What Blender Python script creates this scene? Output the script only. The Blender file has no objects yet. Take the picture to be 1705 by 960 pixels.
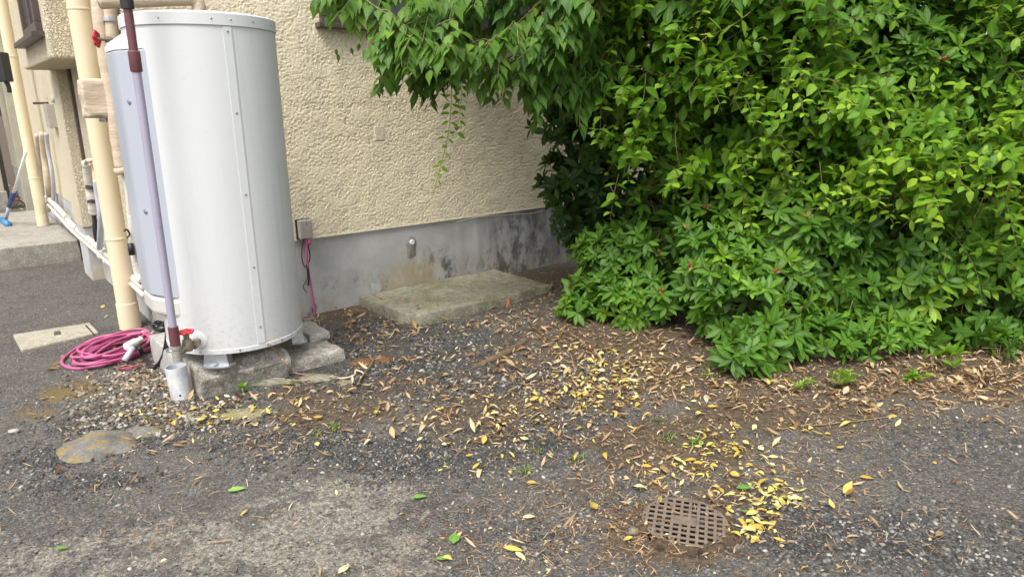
import bpy, bmesh, math, random
import numpy as np
from math import sin, cos, pi, sqrt, radians
from mathutils import Vector, Matrix, noise
random.seed(7); RNG = np.random.default_rng(7)

# ------------------------------------------------------------ camera, sky, sun, exposure
F_PX = 1137.; TH = radians(15.); H = 1.3; ROLL = radians(0.6)
sc = bpy.context.scene
cam_d = bpy.data.cameras.new('camera'); cam = bpy.data.objects.new('camera', cam_d)
sc.collection.objects.link(cam); sc.camera = cam
cam_d.sensor_width = 36; cam_d.lens = F_PX / 1705 * 36; cam_d.clip_end = 500; cam_d.clip_start = .05
fw = Vector((0, cos(TH), -sin(TH))); up = Vector((0, sin(TH), cos(TH))); rt = Vector((1, 0, 0))
r2 = rt * cos(ROLL) - up * sin(ROLL); u2 = rt * sin(ROLL) + up * cos(ROLL)
m = Matrix.Identity(4)
for i in range(3):
    m[i][0] = r2[i]; m[i][1] = u2[i]; m[i][2] = -fw[i]; m[i][3] = (0, 0, H)[i]
cam.matrix_world = m

SUN_EL, SUN_AZ = radians(58), radians(200)      # azimuth measured clockwise from +Y: soft light from behind and left
w = bpy.data.worlds.new('World'); sc.world = w; w.use_nodes = True
wn = w.node_tree.nodes; wl = w.node_tree.links
bg = wn['Background']; bg.inputs[1].default_value = 0.15
sky = wn.new('ShaderNodeTexSky'); sky.sky_type = 'NISHITA'; sky.sun_disc = False
sky.sun_elevation = SUN_EL; sky.sun_rotation = SUN_AZ; sky.air_density = 1.0; sky.dust_density = 4.0; sky.ozone_density = 1.0
hs = wn.new('ShaderNodeHueSaturation'); hs.inputs['Saturation'].default_value = .30
wl.new(sky.outputs[0], hs.inputs['Color']); wl.new(hs.outputs[0], bg.inputs[0])
sd = bpy.data.lights.new('sun', 'SUN'); sd.energy = 1.5; sd.angle = radians(28); sd.color = (1, .96, .90)
so = bpy.data.objects.new('sun', sd); sc.collection.objects.link(so)
sv = Vector((sin(SUN_AZ) * cos(SUN_EL), cos(SUN_AZ) * cos(SUN_EL), sin(SUN_EL)))
so.rotation_euler = sv.to_track_quat('Z', 'Y').to_euler()
sc.view_settings.view_transform = 'Standard'; sc.view_settings.look = 'None'
sc.view_settings.gamma = 1; sc.view_settings.use_curve_mapping = False
sc.view_settings.exposure = 0.85
sc.cycles.max_bounces = 6; sc.cycles.transparent_max_bounces = 6

# ------------------------------------------------------------ frames: world, and the house frame (s along main wall, t into depth)
A = radians(39.5); D1 = Vector((cos(A), sin(A), 0)); D2 = Vector((-sin(A), cos(A), 0)); S0 = .85; T0 = 4.09
def B(s, t, z=0): return D1 * s + D2 * t + Vector((0, 0, z))
def ray(px, py):
    u = px - 852.5; v = py - 480; c, s = cos(ROLL), sin(ROLL)
    u, v = u * c - v * s, u * s + v * c
    return (u, F_PX * cos(TH) - v * sin(TH), -(F_PX * sin(TH) + v * cos(TH)))
def G(px, py, z=0.):
    r = ray(px, py); k = (z - H) / r[2]; return Vector((r[0] * k, r[1] * k, z))
def Y(px, py, F):
    r = ray(px, py); k = F / r[1]; return Vector((r[0] * k, F, H + r[2] * k))
def WT(px, py, t=T0):
    r = ray(px, py); k = t / (r[0] * D2.x + r[1] * D2.y); return Vector((r[0] * k, r[1] * k, H + r[2] * k))
def WS(px, py, s=S0):
    r = ray(px, py); k = s / (r[0] * D1.x + r[1] * D1.y); return Vector((r[0] * k, r[1] * k, H + r[2] * k))
def ST(p): return (p.dot(D1), p.dot(D2), p.z)

# ------------------------------------------------------------ material helpers
class Mt:
    def __init__(s, name):
        s.m = bpy.data.materials.new(name); s.m.use_nodes = True
        s.n = s.m.node_tree.nodes; s.l = s.m.node_tree.links; s.b = s.n['Principled BSDF']
        s.out = s.n['Material Output']
    def new(s, t, **kw):
        n = s.n.new(t)
        for k, v in kw.items():
            if hasattr(n, k) and not k[0].isupper(): setattr(n, k, v)
        return n
    def set(s, inp, v):
        if hasattr(v, 'is_output') or isinstance(v, bpy.types.NodeSocket): s.l.new(v, inp)
        else:
            if isinstance(v, (tuple, list)) and len(v) == 3 and inp.type == 'RGBA': v = (*v, 1)
            inp.default_value = v
    def coord(s, scale=(1, 1, 1), kind='pos', rot=(0, 0, 0)):
        if kind == 'pos': o = s.new('ShaderNodeNewGeometry').outputs['Position']
        else: o = s.new('ShaderNodeTexCoord').outputs[kind]
        mp = s.new('ShaderNodeMapping'); mp.inputs['Scale'].default_value = scale; mp.inputs['Rotation'].default_value = rot
        s.l.new(o, mp.inputs[0]); return mp.outputs[0]
    def noise(s, sc_, det=4, rough=.55, vec=None, dist=0.):
        n = s.new('ShaderNodeTexNoise'); n.inputs['Scale'].default_value = sc_; n.inputs['Detail'].default_value = det
        n.inputs['Roughness'].default_value = rough; n.inputs['Distortion'].default_value = dist
        s.l.new(vec if vec else s.coord(), n.inputs['Vector']); return n.outputs['Fac']
    def noisec(s, sc_, det=4, vec=None):
        n = s.new('ShaderNodeTexNoise'); n.inputs['Scale'].default_value = sc_; n.inputs['Detail'].default_value = det
        s.l.new(vec if vec else s.coord(), n.inputs['Vector']); return n.outputs['Color']
    def vor(s, sc_, vec=None, feature='F1', out='Distance', rnd=1.):
        n = s.new('ShaderNodeTexVoronoi'); n.feature = feature; n.inputs['Scale'].default_value = sc_
        n.inputs['Randomness'].default_value = rnd
        s.l.new(vec if vec else s.coord(), n.inputs['Vector']); return n.outputs[out]
    def ramp(s, fac, *st):
        n = s.new('ShaderNodeValToRGB'); e = n.color_ramp.elements
        while len(e) < len(st): e.new(.5)
        for i, (p, c) in enumerate(st):
            e[i].position = p; e[i].color = (*c, 1) if isinstance(c, (tuple, list)) else (c, c, c, 1)
        s.l.new(fac, n.inputs[0]); return n.outputs[0]
    def mix(s, f, a, b, mode='MIX'):
        n = s.new('ShaderNodeMix'); n.data_type = 'RGBA'; n.blend_type = mode
        s.set(n.inputs[0], f); s.set(n.inputs[6], a); s.set(n.inputs[7], b); return n.outputs[2]
    def math(s, op, a, b=0., c=None, clamp=False):
        n = s.new('ShaderNodeMath'); n.operation = op; n.use_clamp = clamp
        s.set(n.inputs[0], a); s.set(n.inputs[1], b)
        if c is not None: s.set(n.inputs[2], c)
        return n.outputs[0]
    def attr(s, name, out='Fac'):
        n = s.new('ShaderNodeAttribute'); n.attribute_name = name; return n.outputs[out]
    def bump(s, h, strength=.5, dist=.01, prev=None):
        n = s.new('ShaderNodeBump'); n.inputs['Strength'].default_value = strength; n.inputs['Distance'].default_value = dist
        s.l.new(h, n.inputs['Height'])
        if prev: s.l.new(prev, n.inputs['Normal'])
        return n.outputs[0]
    def fin(s, color=None, rough=None, normal=None, metal=None, spec=None):
        if color is not None: s.set(s.b.inputs['Base Color'], color)
        if rough is not None: s.set(s.b.inputs['Roughness'], rough)
        if metal is not None: s.b.inputs['Metallic'].default_value = metal
        if spec is not None: s.b.inputs['Specular IOR Level'].default_value = spec
        if normal is not None: s.l.new(normal, s.b.inputs['Normal'])
        return s.m

def simple(name, col, rough=.6, var=.12, nscale=25, bump=.15, bdist=.002, metal=0., dirt=None, dscale=6, dthr=.55):
    t = Mt(name)
    n = t.noise(nscale, 5)
    c = t.mix(t.ramp(n, (.3, 0.), (.7, 1.)), tuple(x * (1 - var) for x in col), tuple(min(1, x * (1 + var)) for x in col))
    if dirt:
        c = t.mix(t.ramp(t.noise(dscale, 6, .65), (dthr, 0.), (min(1, dthr + .2), .8)), c, dirt)
    return t.fin(c, rough, t.bump(t.noise(nscale * 4, 4), bump, bdist), metal)

# stucco: trowelled blobs with crack-like furrows
def stucco(relief=False):
    t = Mt('cream_stucco_relief' if relief else 'cream_stucco')
    ob = t.coord((1, 1, 1.25))
    warp = t.new('ShaderNodeVectorMath'); warp.operation = 'MULTIPLY_ADD'
    t.l.new(t.noisec(38, 3, ob), warp.inputs[0]); warp.inputs[1].default_value = (.040, .040, .040); t.l.new(ob, warp.inputs[2])
    v = t.vor(46, warp.outputs[0], 'DISTANCE_TO_EDGE')
    v2 = t.vor(80, warp.outputs[0], 'F1')
    n = t.noise(58, 5, .62, ob, 1.2)
    h = t.math('ADD', t.ramp(v, (0., 0.), (.12, .55), (.5, .8)), t.math('MULTIPLY', n, .9))
    h = t.math('SUBTRACT', h, t.math('MULTIPLY', v2, .35))
    base = t.mix(t.noise(1.3, 5), (.75, .66, .47), (.81, .72, .53))
    base = t.mix(t.ramp(t.noise(5, 6, .7), (.48, 0.), (.8, .35)), base, (.56, .49, .37))
    base = t.mix(t.ramp(t.noise(1, 6, .65, t.coord((7, 7, .55))), (.50, 0.), (.75, .40)), base, (.54, .49, .40))
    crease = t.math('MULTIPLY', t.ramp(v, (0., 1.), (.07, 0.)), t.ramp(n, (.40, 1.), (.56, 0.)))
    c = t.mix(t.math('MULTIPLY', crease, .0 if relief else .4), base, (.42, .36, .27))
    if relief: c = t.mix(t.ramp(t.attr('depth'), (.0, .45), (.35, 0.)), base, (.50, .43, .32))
    # a grey weathered patch where a vent was covered
    return t.fin(c, .9, t.bump(h, 1. if not relief else .5, .010 if not relief else .003), spec=.2)
def concrete(name, col, dark, streak=True, stain=None, sc_=1., bumpd=.003):
    t = Mt(name)
    c = t.mix(t.ramp(t.noise(3.2 * sc_, 7, .62), (.32, 0.), (.68, 1.)), tuple(x * .78 for x in col), col)
    if streak:
        st = t.noise(1, 5, .6, t.coord((9, 9, .8)))
        c = t.mix(t.ramp(st, (.52, 0.), (.72, .6)), c, dark)
        st2 = t.noise(1, 4, .6, t.coord((22, 22, 1.5)))
        c = t.mix(t.ramp(st2, (.55, 0.), (.7, .25)), c, tuple(min(1, x * 1.25) for x in col))
    if stain: c = t.mix(t.ramp(t.noise(2.2 * sc_, 6, .7), (.48, 0.), (.66, .85)), c, stain)
    c = t.mix(t.ramp(t.noise(14 * sc_, 7, .72), (.40, .55), (.56, 0.)), c, dark)
    c = t.mix(t.ramp(t.noise(11 * sc_, 6, .7, t.coord((1, 1.2, 1))), (.52, 0.), (.68, .5)), c, tuple(min(1, x * 1.35) for x in col))
    c = t.mix(t.ramp(t.noise(190, 3), (.36, .65), (.52, 0.)), c, dark)
    c = t.mix(t.ramp(t.vor(130, None, 'F1', 'Color'), (.72, 0.), (.9, .5)), c, tuple(min(1, x * 1.5) for x in col))
    pits = t.ramp(t.vor(70), (.0, 0.), (.12, 1.))
    h = t.math('ADD', t.math('MULTIPLY', t.noise(55, 6, .7), 1.), t.math('MULTIPLY', pits, .35))
    return t.fin(c, .88, t.bump(h, .6, bumpd), spec=.25)

M = {}
M['stucco'] = stucco(); M['stucco_relief'] = stucco(True)
def foundation_mat():
    t = Mt('grey_foundation_render')
    c = t.mix(t.ramp(t.noise(2.4, 7, .6), (.32, 0.), (.68, 1.)), (.34, .34, .335), (.54, .54, .53))
    c = t.mix(t.ramp(t.noise(9, 5, .6), (.5, 0.), (.8, .35)), c, (.52, .51, .49))
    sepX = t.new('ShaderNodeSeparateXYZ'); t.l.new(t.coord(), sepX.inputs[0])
    # dark run-down streaks; foliage shade at the east end painted in as stronger streaks
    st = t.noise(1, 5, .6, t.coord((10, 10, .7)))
    end_shade = t.math('MULTIPLY_ADD', sepX.outputs[0], .6, .42, clamp=True)
    c = t.mix(t.math('MULTIPLY', t.ramp(st, (.44, 0.), (.62, .95)), end_shade), c, (.10, .098, .09))
    # tan and black staining close to the ground
    low = t.math('MULTIPLY_ADD', sepX.outputs[2], -5.0, 1.25, clamp=True)
    tan = t.ramp(t.noise(6, 6, .7), (.46, 0.), (.6, .8))
    c = t.mix(t.math('MULTIPLY', tan, low), c, (.42, .36, .25))
    blk = t.ramp(t.noise(5, 7, .72, t.coord((1.4, 1.4, .9))), (.56, 0.), (.63, .9))
    c = t.mix(t.math('MULTIPLY', blk, low), c, (.07, .065, .055))
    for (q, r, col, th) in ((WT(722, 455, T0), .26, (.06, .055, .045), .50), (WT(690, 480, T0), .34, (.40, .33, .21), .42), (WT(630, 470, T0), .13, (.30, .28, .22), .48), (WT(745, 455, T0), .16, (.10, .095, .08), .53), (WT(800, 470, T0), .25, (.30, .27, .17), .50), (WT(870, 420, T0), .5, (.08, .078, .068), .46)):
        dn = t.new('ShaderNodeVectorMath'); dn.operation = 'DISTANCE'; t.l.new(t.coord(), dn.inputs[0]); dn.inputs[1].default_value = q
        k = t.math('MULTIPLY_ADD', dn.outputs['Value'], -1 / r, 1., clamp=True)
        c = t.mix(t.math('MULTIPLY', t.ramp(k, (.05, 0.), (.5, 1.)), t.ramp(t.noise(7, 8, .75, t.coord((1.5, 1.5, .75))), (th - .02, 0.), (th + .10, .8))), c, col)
    hair = t.ramp(t.vor(2.4, None, 'DISTANCE_TO_EDGE'), (0., 1.), (.004, 0.))
    c = t.mix(t.math('MULTIPLY', hair, .35), c, (.2, .2, .19))
    h = t.math('ADD', t.noise(30, 6, .7), t.math('MULTIPLY', t.noise(3, 3), 2.))
    return t.fin(c, .85, t.bump(h, .5, .004), spec=.25)
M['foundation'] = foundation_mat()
M['block'] = concrete('old_block_concrete', (.54, .51, .44), (.11, .10, .085), False, (.20, .185, .14), 2., .010)
M['block_light'] = concrete('pale_block_concrete', (.48, .47, .44), (.25, .24, .22), False, None, 2., .004)
M['slab'] = concrete('mossy_slab_concrete', (.35, .33, .25), (.12, .115, .08), False, (.15, .165, .06), 1.3, .010)
M['landing'] = concrete('landing_concrete', (.40, .375, .33), (.2, .19, .16), False, (.24, .22, .18), 1.2)
M['lid'] = concrete('lid_concrete', (.44, .41, .33), (.25, .23, .18), False, (.33, .30, .20), 2.5)
M['tank'] = None
def tank_mat(name, col, rough=.38):
    t = Mt(name)
    n = t.noise(1, 4, .5, t.coord((60, 60, .35)))
    c = t.mix(t.ramp(n, (.35, 0.), (.65, 1.)), tuple(x * .99 for x in col), col)
    c = t.mix(t.ramp(t.noise(7, 7, .7), (.60, 0.), (.75, .14)), c, tuple(x * .7 for x in col))
    c = t.mix(t.ramp(t.noise(90, 2), (.70, 0.), (.74, .35)), c, tuple(x * .6 for x in col))
    sz = t.new('ShaderNodeSeparateXYZ'); t.l.new(t.coord(), sz.inputs[0])
    low = t.math('MULTIPLY_ADD', sz.outputs[2], -3.2, 1.7, clamp=True)
    c = t.mix(t.math('MULTIPLY', t.ramp(t.noise(55, 6, .75), (.52, 0.), (.66, .5)), low), c, (.36, .33, .28))
    c = t.mix(t.ramp(t.noise(1, 5, .65, t.coord((26, 26, .9))), (.58, 0.), (.74, .22)), c, tuple(x * .62 for x in col))
    return t.fin(c, rough, t.bump(t.noise(1, 2, .5, t.coord((9, 9, 1.5))), .12, .01))
M['tank'] = tank_mat('white_tank_paint', (.63, .645, .64), .5)
M['tank_cover'] = tank_mat('sky_tinted_cover_paint', (.42, .445, .505), .35)  # blue of the reflected sky put into the cover's base colour
M['steel'] = simple('galvanised_steel', (.52, .55, .58), .38, .2, 40, .2, .001, .75)
M['screw'] = simple('screw_metal', (.45, .45, .44), .35, .1, 60, .1, .001, .8)
M['pipe_cream'] = simple('cream_vinyl_pipe', (.72, .62, .43), .42, .03, 3, .05, .001, 0, (.55, .46, .31), 4, .6)
M['pipe_white'] = simple('white_vinyl_pipe', (.60, .56, .50), .5, .08, 8, .1, .001, 0, (.36, .29, .22), 9, .6)
M['pipe_grey'] = simple('grey_blue_hose', (.48, .50, .56), .5, .08, 8, .1, .001, 0, (.3, .26, .22), 9, .62)
M['pole'] = simple('lilac_grey_pipe', (.36, .34, .43), .42, .06, 7, .08, .001, 0, (.27, .25, .31), 16, .6)
M['maroon'] = simple('maroon_pipe', (.14, .05, .055), .42, .08, 10, .08, .001)
M['black_rubber'] = simple('black_rubber', (.02, .02, .022), .5, .2, 30, .1, .001)
M['red_paint'] = simple('red_handle_paint', (.62, .03, .05), .35, .15, 30, .1, .001)
M['brass'] = simple('weathered_brass', (.27, .24, .17), .5, .3, 60, .4, .002, .45, (.2, .2, .17), 30)
M['grey_zinc'] = simple('grey_zinc_elbow', (.38, .36, .33), .55, .2, 60, .3, .002, .3)
M['white_plastic'] = simple('white_plastic', (.72, .72, .70), .4, .04, 10, .05, .001, 0, (.5, .47, .4), 14, .66)
M['wood_dark'] = simple('dark_brown_frame', (.085, .06, .052), .45, .15, 14, .1, .001)
M['dark'] = simple('dark_plastic', (.02, .02, .024), .5, .2, 20, .1, .001)
M['box_grey'] = simple('grey_box_plastic', (.36, .34, .30), .5, .08, 18, .1, .001)
M['copper'] = simple('bare_copper_wire', (.62, .33, .20), .4, .1, 20, .05, .001, .5)
M['wire_white'] = simple('ivory_wire', (.70, .62, .50), .5, .1, 20, .05, .001)
M['blue'] = simple('blue_plastic', (.05, .20, .42), .4, .15, 20, .05, .001)
M['blue_dark'] = simple('navy_grip', (.03, .06, .17), .5, .15, 20, .05, .001)
M['foam'] = simple('pink_foam', (.42, .05, .13), .5, .1, 20, .05, .001)
def hose_mat():
    t = Mt('pink_garden_hose')
    c = t.mix(t.noise(9, 4), (.40, .07, .18), (.54, .13, .27))
    c = t.mix(t.ramp(t.noise(30, 4), (.6, 0.), (.8, .3)), c, (.45, .2, .25))
    return t.fin(c, .38, t.bump(t.noise(80, 2), .1, .001))
M['hose'] = hose_mat()
def tape_mat(name, col):
    t = Mt(name)
    v = t.coord((3, 3, 26), rot=(.25, .12, 0))
    n = t.noise(1, 4, .6, v, .6)
    c = t.mix(t.ramp(n, (.35, 0.), (.65, 1.)), tuple(x * .82 for x in col), col)
    c = t.mix(t.ramp(t.noise(12, 6, .7), (.52, 0.), (.72, .55)), c, tuple(x * .62 for x in col))
    return t.fin(c, .85, t.bump(t.math('ADD', n, t.math('MULTIPLY', t.noise(60, 4), .3)), .8, .008), spec=.2)
M['tape'] = tape_mat('tan_wrap_tape', (.63, .52, .39))
M['tape_white'] = tape_mat('pale_wrap_tape', (.62, .58, .52))
def galv_white():
    t = Mt('chalky_galvanised_tube')
    c = t.mix(t.ramp(t.noise(14, 6, .7, t.coord((1, 1, .5))), (.38, 0.), (.62, 1.)), (.42, .46, .52), (.74, .74, .73))
    c = t.mix(t.ramp(t.noise(30, 6, .7), (.62, 0.), (.75, .4)), c, (.25, .26, .28))
    return t.fin(c, .5, t.bump(t.noise(60, 4), .2, .001), .15)
M['tube'] = galv_white()
def rock_mat(name, a, b, moss=None, sc_=6.):
    t = Mt(name)
    c = t.mix(t.ramp(t.noise(sc_, 7, .65), (.35, 0.), (.65, 1.)), a, b)
    if moss: c = t.mix(t.ramp(t.noise(sc_ * .9, 7, .7, t.coord((1, 1.3, 1))), (.50, 0.), (.57, .9)), c, moss)
    c = t.mix(t.ramp(t.noise(110, 3), (.4, .35), (.55, 0.)), c, tuple(x * .4 for x in a))
    return t.fin(c, .85, t.bump(t.noise(40, 6, .7), .6, .004), spec=.25)
M['rock'] = rock_mat('mossy_rock', (.13, .125, .115), (.23, .22, .195), (.27, .20, .075), 13.)
M['flat'] = rock_mat('tan_flat_stone', (.20, .17, .10), (.34, .30, .19), (.25, .25, .09), 9.)
M['rust'] = rock_mat('rust_brick', (.11, .060, .030), (.25, .12, .05), (.09, .08, .06), 12.)
M['chip'] = rock_mat('broken_concrete', (.22, .20, .15), (.34, .32, .26), (.18, .18, .08), 14.)
M['terracotta'] = simple('terracotta', (.50, .11, .05), .7, .2, 30, .3, .002)
M['grate'] = simple('dusty_grate_iron', (.175, .135, .10), .85, .25, 30, .6, .002, 0, (.16, .13, .10), 22, .55)
M['pit'] = simple('drain_pit', (.012, .010, .008), .9, .2, 20, .2, .002)
M['bark'] = simple('brown_bark', (.13, .09, .055), .85, .35, 30, .6, .004)
M['twig'] = simple('tan_twig', (.20, .16, .085), .75, .3, 30, .3, .002)
M['stem_green'] = simple('pale_green_stem', (.26, .27, .10), .5, .25, 30, .2, .001)
M['cable'] = simple('pale_cable', (.5, .48, .42), .5, .1, 30, .1, .001)
M['mortar'] = simple('patch_mortar', (.27, .255, .23), .9, .2, 30, .8, .005)
def glass_mat():
    t = Mt('window_glass'); g = t.fin((.10, .12, .12), .06, None, 0., .8)
    return g
M['glass'] = glass_mat()

# leaves: colour from a per-leaf attribute plus a pale midrib, light comes through
def leaf_mat(name, dark, mid, young, rough=.42, trans=.35, vein=.25, spec=.45):
    t = Mt(name)
    k = t.attr('leafrnd'); uv = t.new('ShaderNodeUVMap'); uv.uv_map = 'UVMap'
    c = t.ramp(k, (0., dark), (.5, mid), (1., young))
    sep = t.new('ShaderNodeSeparateXYZ'); t.l.new(uv.outputs[0], sep.inputs[0])
    d = t.math('ABSOLUTE', t.math('SUBTRACT', sep.outputs[0], .5))
    rib = t.ramp(d, (0., vein * 2), (.10, 0.))
    c = t.mix(rib, c, tuple(min(1, x * 1.9 + .03) for x in mid))
    w_ = t.math('ADD', t.math('MULTIPLY', sep.outputs[1], 34.), t.math('MULTIPLY', d, -26.))
    veins = t.math('SINE', w_)
    c = t.mix(t.math('MULTIPLY', t.ramp(veins, (.55, 0.), (1., 1.)), vein * .7), c, tuple(x * .6 for x in mid))
    c = t.mix(t.ramp(t.noise(18, 4), (.4, .22), (.6, 0.)), c, tuple(x * .55 for x in dark))
    t.fin(c, rough, t.bump(veins, .12, .002), spec=spec)
    tr = t.new('ShaderNodeBsdfTranslucent'); t.l.new(t.mix(.55, c, young), tr.inputs[0])
    mx = t.new('ShaderNodeMixShader'); mx.inputs[0].default_value = trans
    t.l.new(t.b.outputs[0], mx.inputs[1]); t.l.new(tr.outputs[0], mx.inputs[2]); t.l.new(mx.outputs[0], t.out.inputs[0])
    return t.m
M['leaf_azalea'] = leaf_mat('azalea_leaf', (.034, .095, .012), (.105, .240, .022), (.30, .48, .04), .46, .3, .25, .3)
M['leaf_vine'] = leaf_mat('vine_leaf', (.038, .115, .010), (.120, .275, .016), (.40, .58, .04), .46, .38, .25, .3)
M['leaf_tree'] = leaf_mat('tree_leaf', (.034, .095, .020), (.105, .230, .038), (.28, .45, .055), .5, .4, .25, .3)
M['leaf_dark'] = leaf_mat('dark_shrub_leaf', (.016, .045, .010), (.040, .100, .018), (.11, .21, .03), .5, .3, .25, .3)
M['leaf_olive'] = leaf_mat('olive_shrub_leaf', (.050, .115, .014), (.135, .245, .022), (.32, .43, .04), .46, .35, .25, .3)
M['dry'] = leaf_mat('dry_leaf', (.17, .095, .045), (.43, .30, .155), (.68, .54, .34), .75, .1, .12, .2)
M['yellow'] = leaf_mat('yellow_leaf', (.52, .32, .045), (.68, .56, .14), (.78, .74, .42), .6, .15, .12, .3)
M['redbrown'] = leaf_mat('redbrown_leaf', (.09, .035, .02), (.21, .09, .04), (.36, .19, .08), .7, .1, .12, .2)
M['greenfall'] = leaf_mat('fallen_green_leaf', (.08, .20, .04), (.15, .32, .06), (.30, .50, .12), .5, .15, .2)
M['needle'] = leaf_mat('needle', (.14, .07, .03), (.34, .20, .09), (.62, .47, .28), .8, .0, .0, .2)
M['flower'] = leaf_mat('withered_petal', (.25, .10, .045), (.45, .19, .09), (.60, .36, .2), .8, .25, .05, .2)
M['grassblade'] = leaf_mat('grass_blade', (.06, .13, .02), (.12, .24, .035), (.22, .36, .06), .5, .3, .1)

# ------------------------------------------------------------ mesh helpers
class MB:
    def __init__(s): s.v = []; s.f = []
    def add(s, vs, fs):
        o = len(s.v); s.v += [Vector(p) for p in vs]; s.f += [tuple(i + o for i in f) for f in fs]; return s
    def box(s, s0, s1, t0, t1, z0, z1):      # in the house frame
        P = [B(a, b, c) for c in (z0, z1) for b in (t0, t1) for a in (s0, s1)]
        return s.add(P, [(0, 2, 3, 1), (4, 5, 7, 6), (0, 1, 5, 4), (1, 3, 7, 5), (3, 2, 6, 7), (2, 0, 4, 6)])
    def boxm(s, size, mat):
        x, y, z = (q / 2 for q in size)
        P = [mat @ Vector((a, b, c)) for c in (-z, z) for b in (-y, y) for a in (-x, x)]
        return s.add(P, [(0, 2, 3, 1), (4, 5, 7, 6), (0, 1, 5, 4), (1, 3, 7, 5), (3, 2, 6, 7), (2, 0, 4, 6)])
    def tube(s, pts, rad, n=10, cap=True):
        pts = [Vector(p) for p in pts]; k = len(pts)
        rad = [rad] * k if not isinstance(rad, (list, tuple)) else rad
        prev = None; rings = []
        for i, p in enumerate(pts):
            d = (pts[min(i + 1, k - 1)] - pts[max(i - 1, 0)]).normalized()
            if prev is None:
                a = d.orthogonal().normalized()
            else:
                a = (prev - d * prev.dot(d)); a = a.normalized() if a.length > 1e-6 else d.orthogonal().normalized()
            prev = a; b = d.cross(a)
            rings.append([p + (a * cos(2 * pi * j / n) + b * sin(2 * pi * j / n)) * rad[i] for j in range(n)])
        vs = [q for r in rings for q in r]
        fs = [(i * n + j, i * n + (j + 1) % n, (i + 1) * n + (j + 1) % n, (i + 1) * n + j) for i in range(k - 1) for j in range(n)]
        if cap: fs += [tuple(range(n))[::-1], tuple((k - 1) * n + j for j in range(n))]
        return s.add(vs, fs)
    def lathe(s, origin, axis, prof, n=24, cap0=True, cap1=True):   # prof: (distance along axis, radius)
        ax = Vector(axis).normalized(); a = ax.orthogonal().normalized(); b = ax.cross(a); o = Vector(origin)
        vs = [o + ax * h + (a * cos(2 * pi * j / n) + b * sin(2 * pi * j / n)) * r for h, r in prof for j in range(n)]
        k = len(prof)
        fs = [(i * n + j, i * n + (j + 1) % n, (i + 1) * n + (j + 1) % n, (i + 1) * n + j) for i in range(k - 1) for j in range(n)]
        if cap0: fs.append(tuple(range(n))[::-1])
        if cap1: fs.append(tuple((k - 1) * n + j for j in range(n)))
        return s.add(vs, fs)
    def prism(s, poly, z0, z1):              # polygon in house frame
        n = len(poly); vs = [B(a, b, z0) for a, b in poly] + [B(a, b, z1) for a, b in poly]
        return s.add(vs, [tuple(range(n))[::-1], tuple(range(n, 2 * n))] + [(i, (i + 1) % n, n + (i + 1) % n, n + i) for i in range(n)])
    def build(s, name, mat, parent=None, smooth=False, bevel=0., segs=2, autos=None):
        me = bpy.data.meshes.new(name)
        off = parent.matrix_basis.translation if parent else Vector((0, 0, 0))
        q = parent
        off = Vector((0, 0, 0))
        while q is not None: off = off + q.location; q = q.parent
        me.from_pydata([tuple(v - off) for v in s.v], [], s.f); me.update()
        bm = bmesh.new(); bm.from_mesh(me); bmesh.ops.recalc_face_normals(bm, faces=bm.faces); bm.to_mesh(me); bm.free()
        me.materials.append(mat)
        o = bpy.data.objects.new(name, me); sc.collection.objects.link(o); o.parent = parent
        if smooth:
            me.polygons.foreach_set('use_smooth', [True] * len(me.polygons))
            if autos is not None: me.set_sharp_from_angle(angle=radians(autos))
        if bevel > 0:
            md = o.modifiers.new('Bevel', 'BEVEL'); md.width = bevel; md.segments = segs; md.limit_method = 'ANGLE'
        return o
def tag(o, label=None, cat=None, group=None, kind=None):
    for k, v in (('label', label), ('category', cat), ('group', group), ('kind', kind)):
        if v: o[k] = v
    return o
def thing(name, loc, label, cat, group=None):
    o = bpy.data.objects.new(name, None); o.location = loc; o.empty_display_size = .1
    sc.collection.objects.link(o); return tag(o, label, cat, group)
def solo(o, label, cat, group=None, kind=None):   # a thing that is one mesh: move its origin to its base
    me = o.data; co = np.empty(len(me.vertices) * 3); me.vertices.foreach_get('co', co); co = co.reshape(-1, 3)
    c = np.array([co[:, 0].mean(), co[:, 1].mean(), co[:, 2].min()]); me.vertices.foreach_set('co', (co - c).ravel()); me.update()
    o.location = c; return tag(o, label, cat, group, kind)
def spline(pts, n=8):
    pts = [Vector(p) for p in pts]; P = [pts[0]] + pts + [pts[-1]]; out = []
    for i in range(1, len(P) - 2):
        a, b, c, d = P[i - 1:i + 3]
        for k in range(n):
            t = k / n
            out.append(.5 * ((2 * b) + (c - a) * t + (2 * a - 5 * b + 4 * c - d) * t * t + (3 * b - a - 3 * c + d) * t ** 3))
    out.append(pts[-1]); return out
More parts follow.
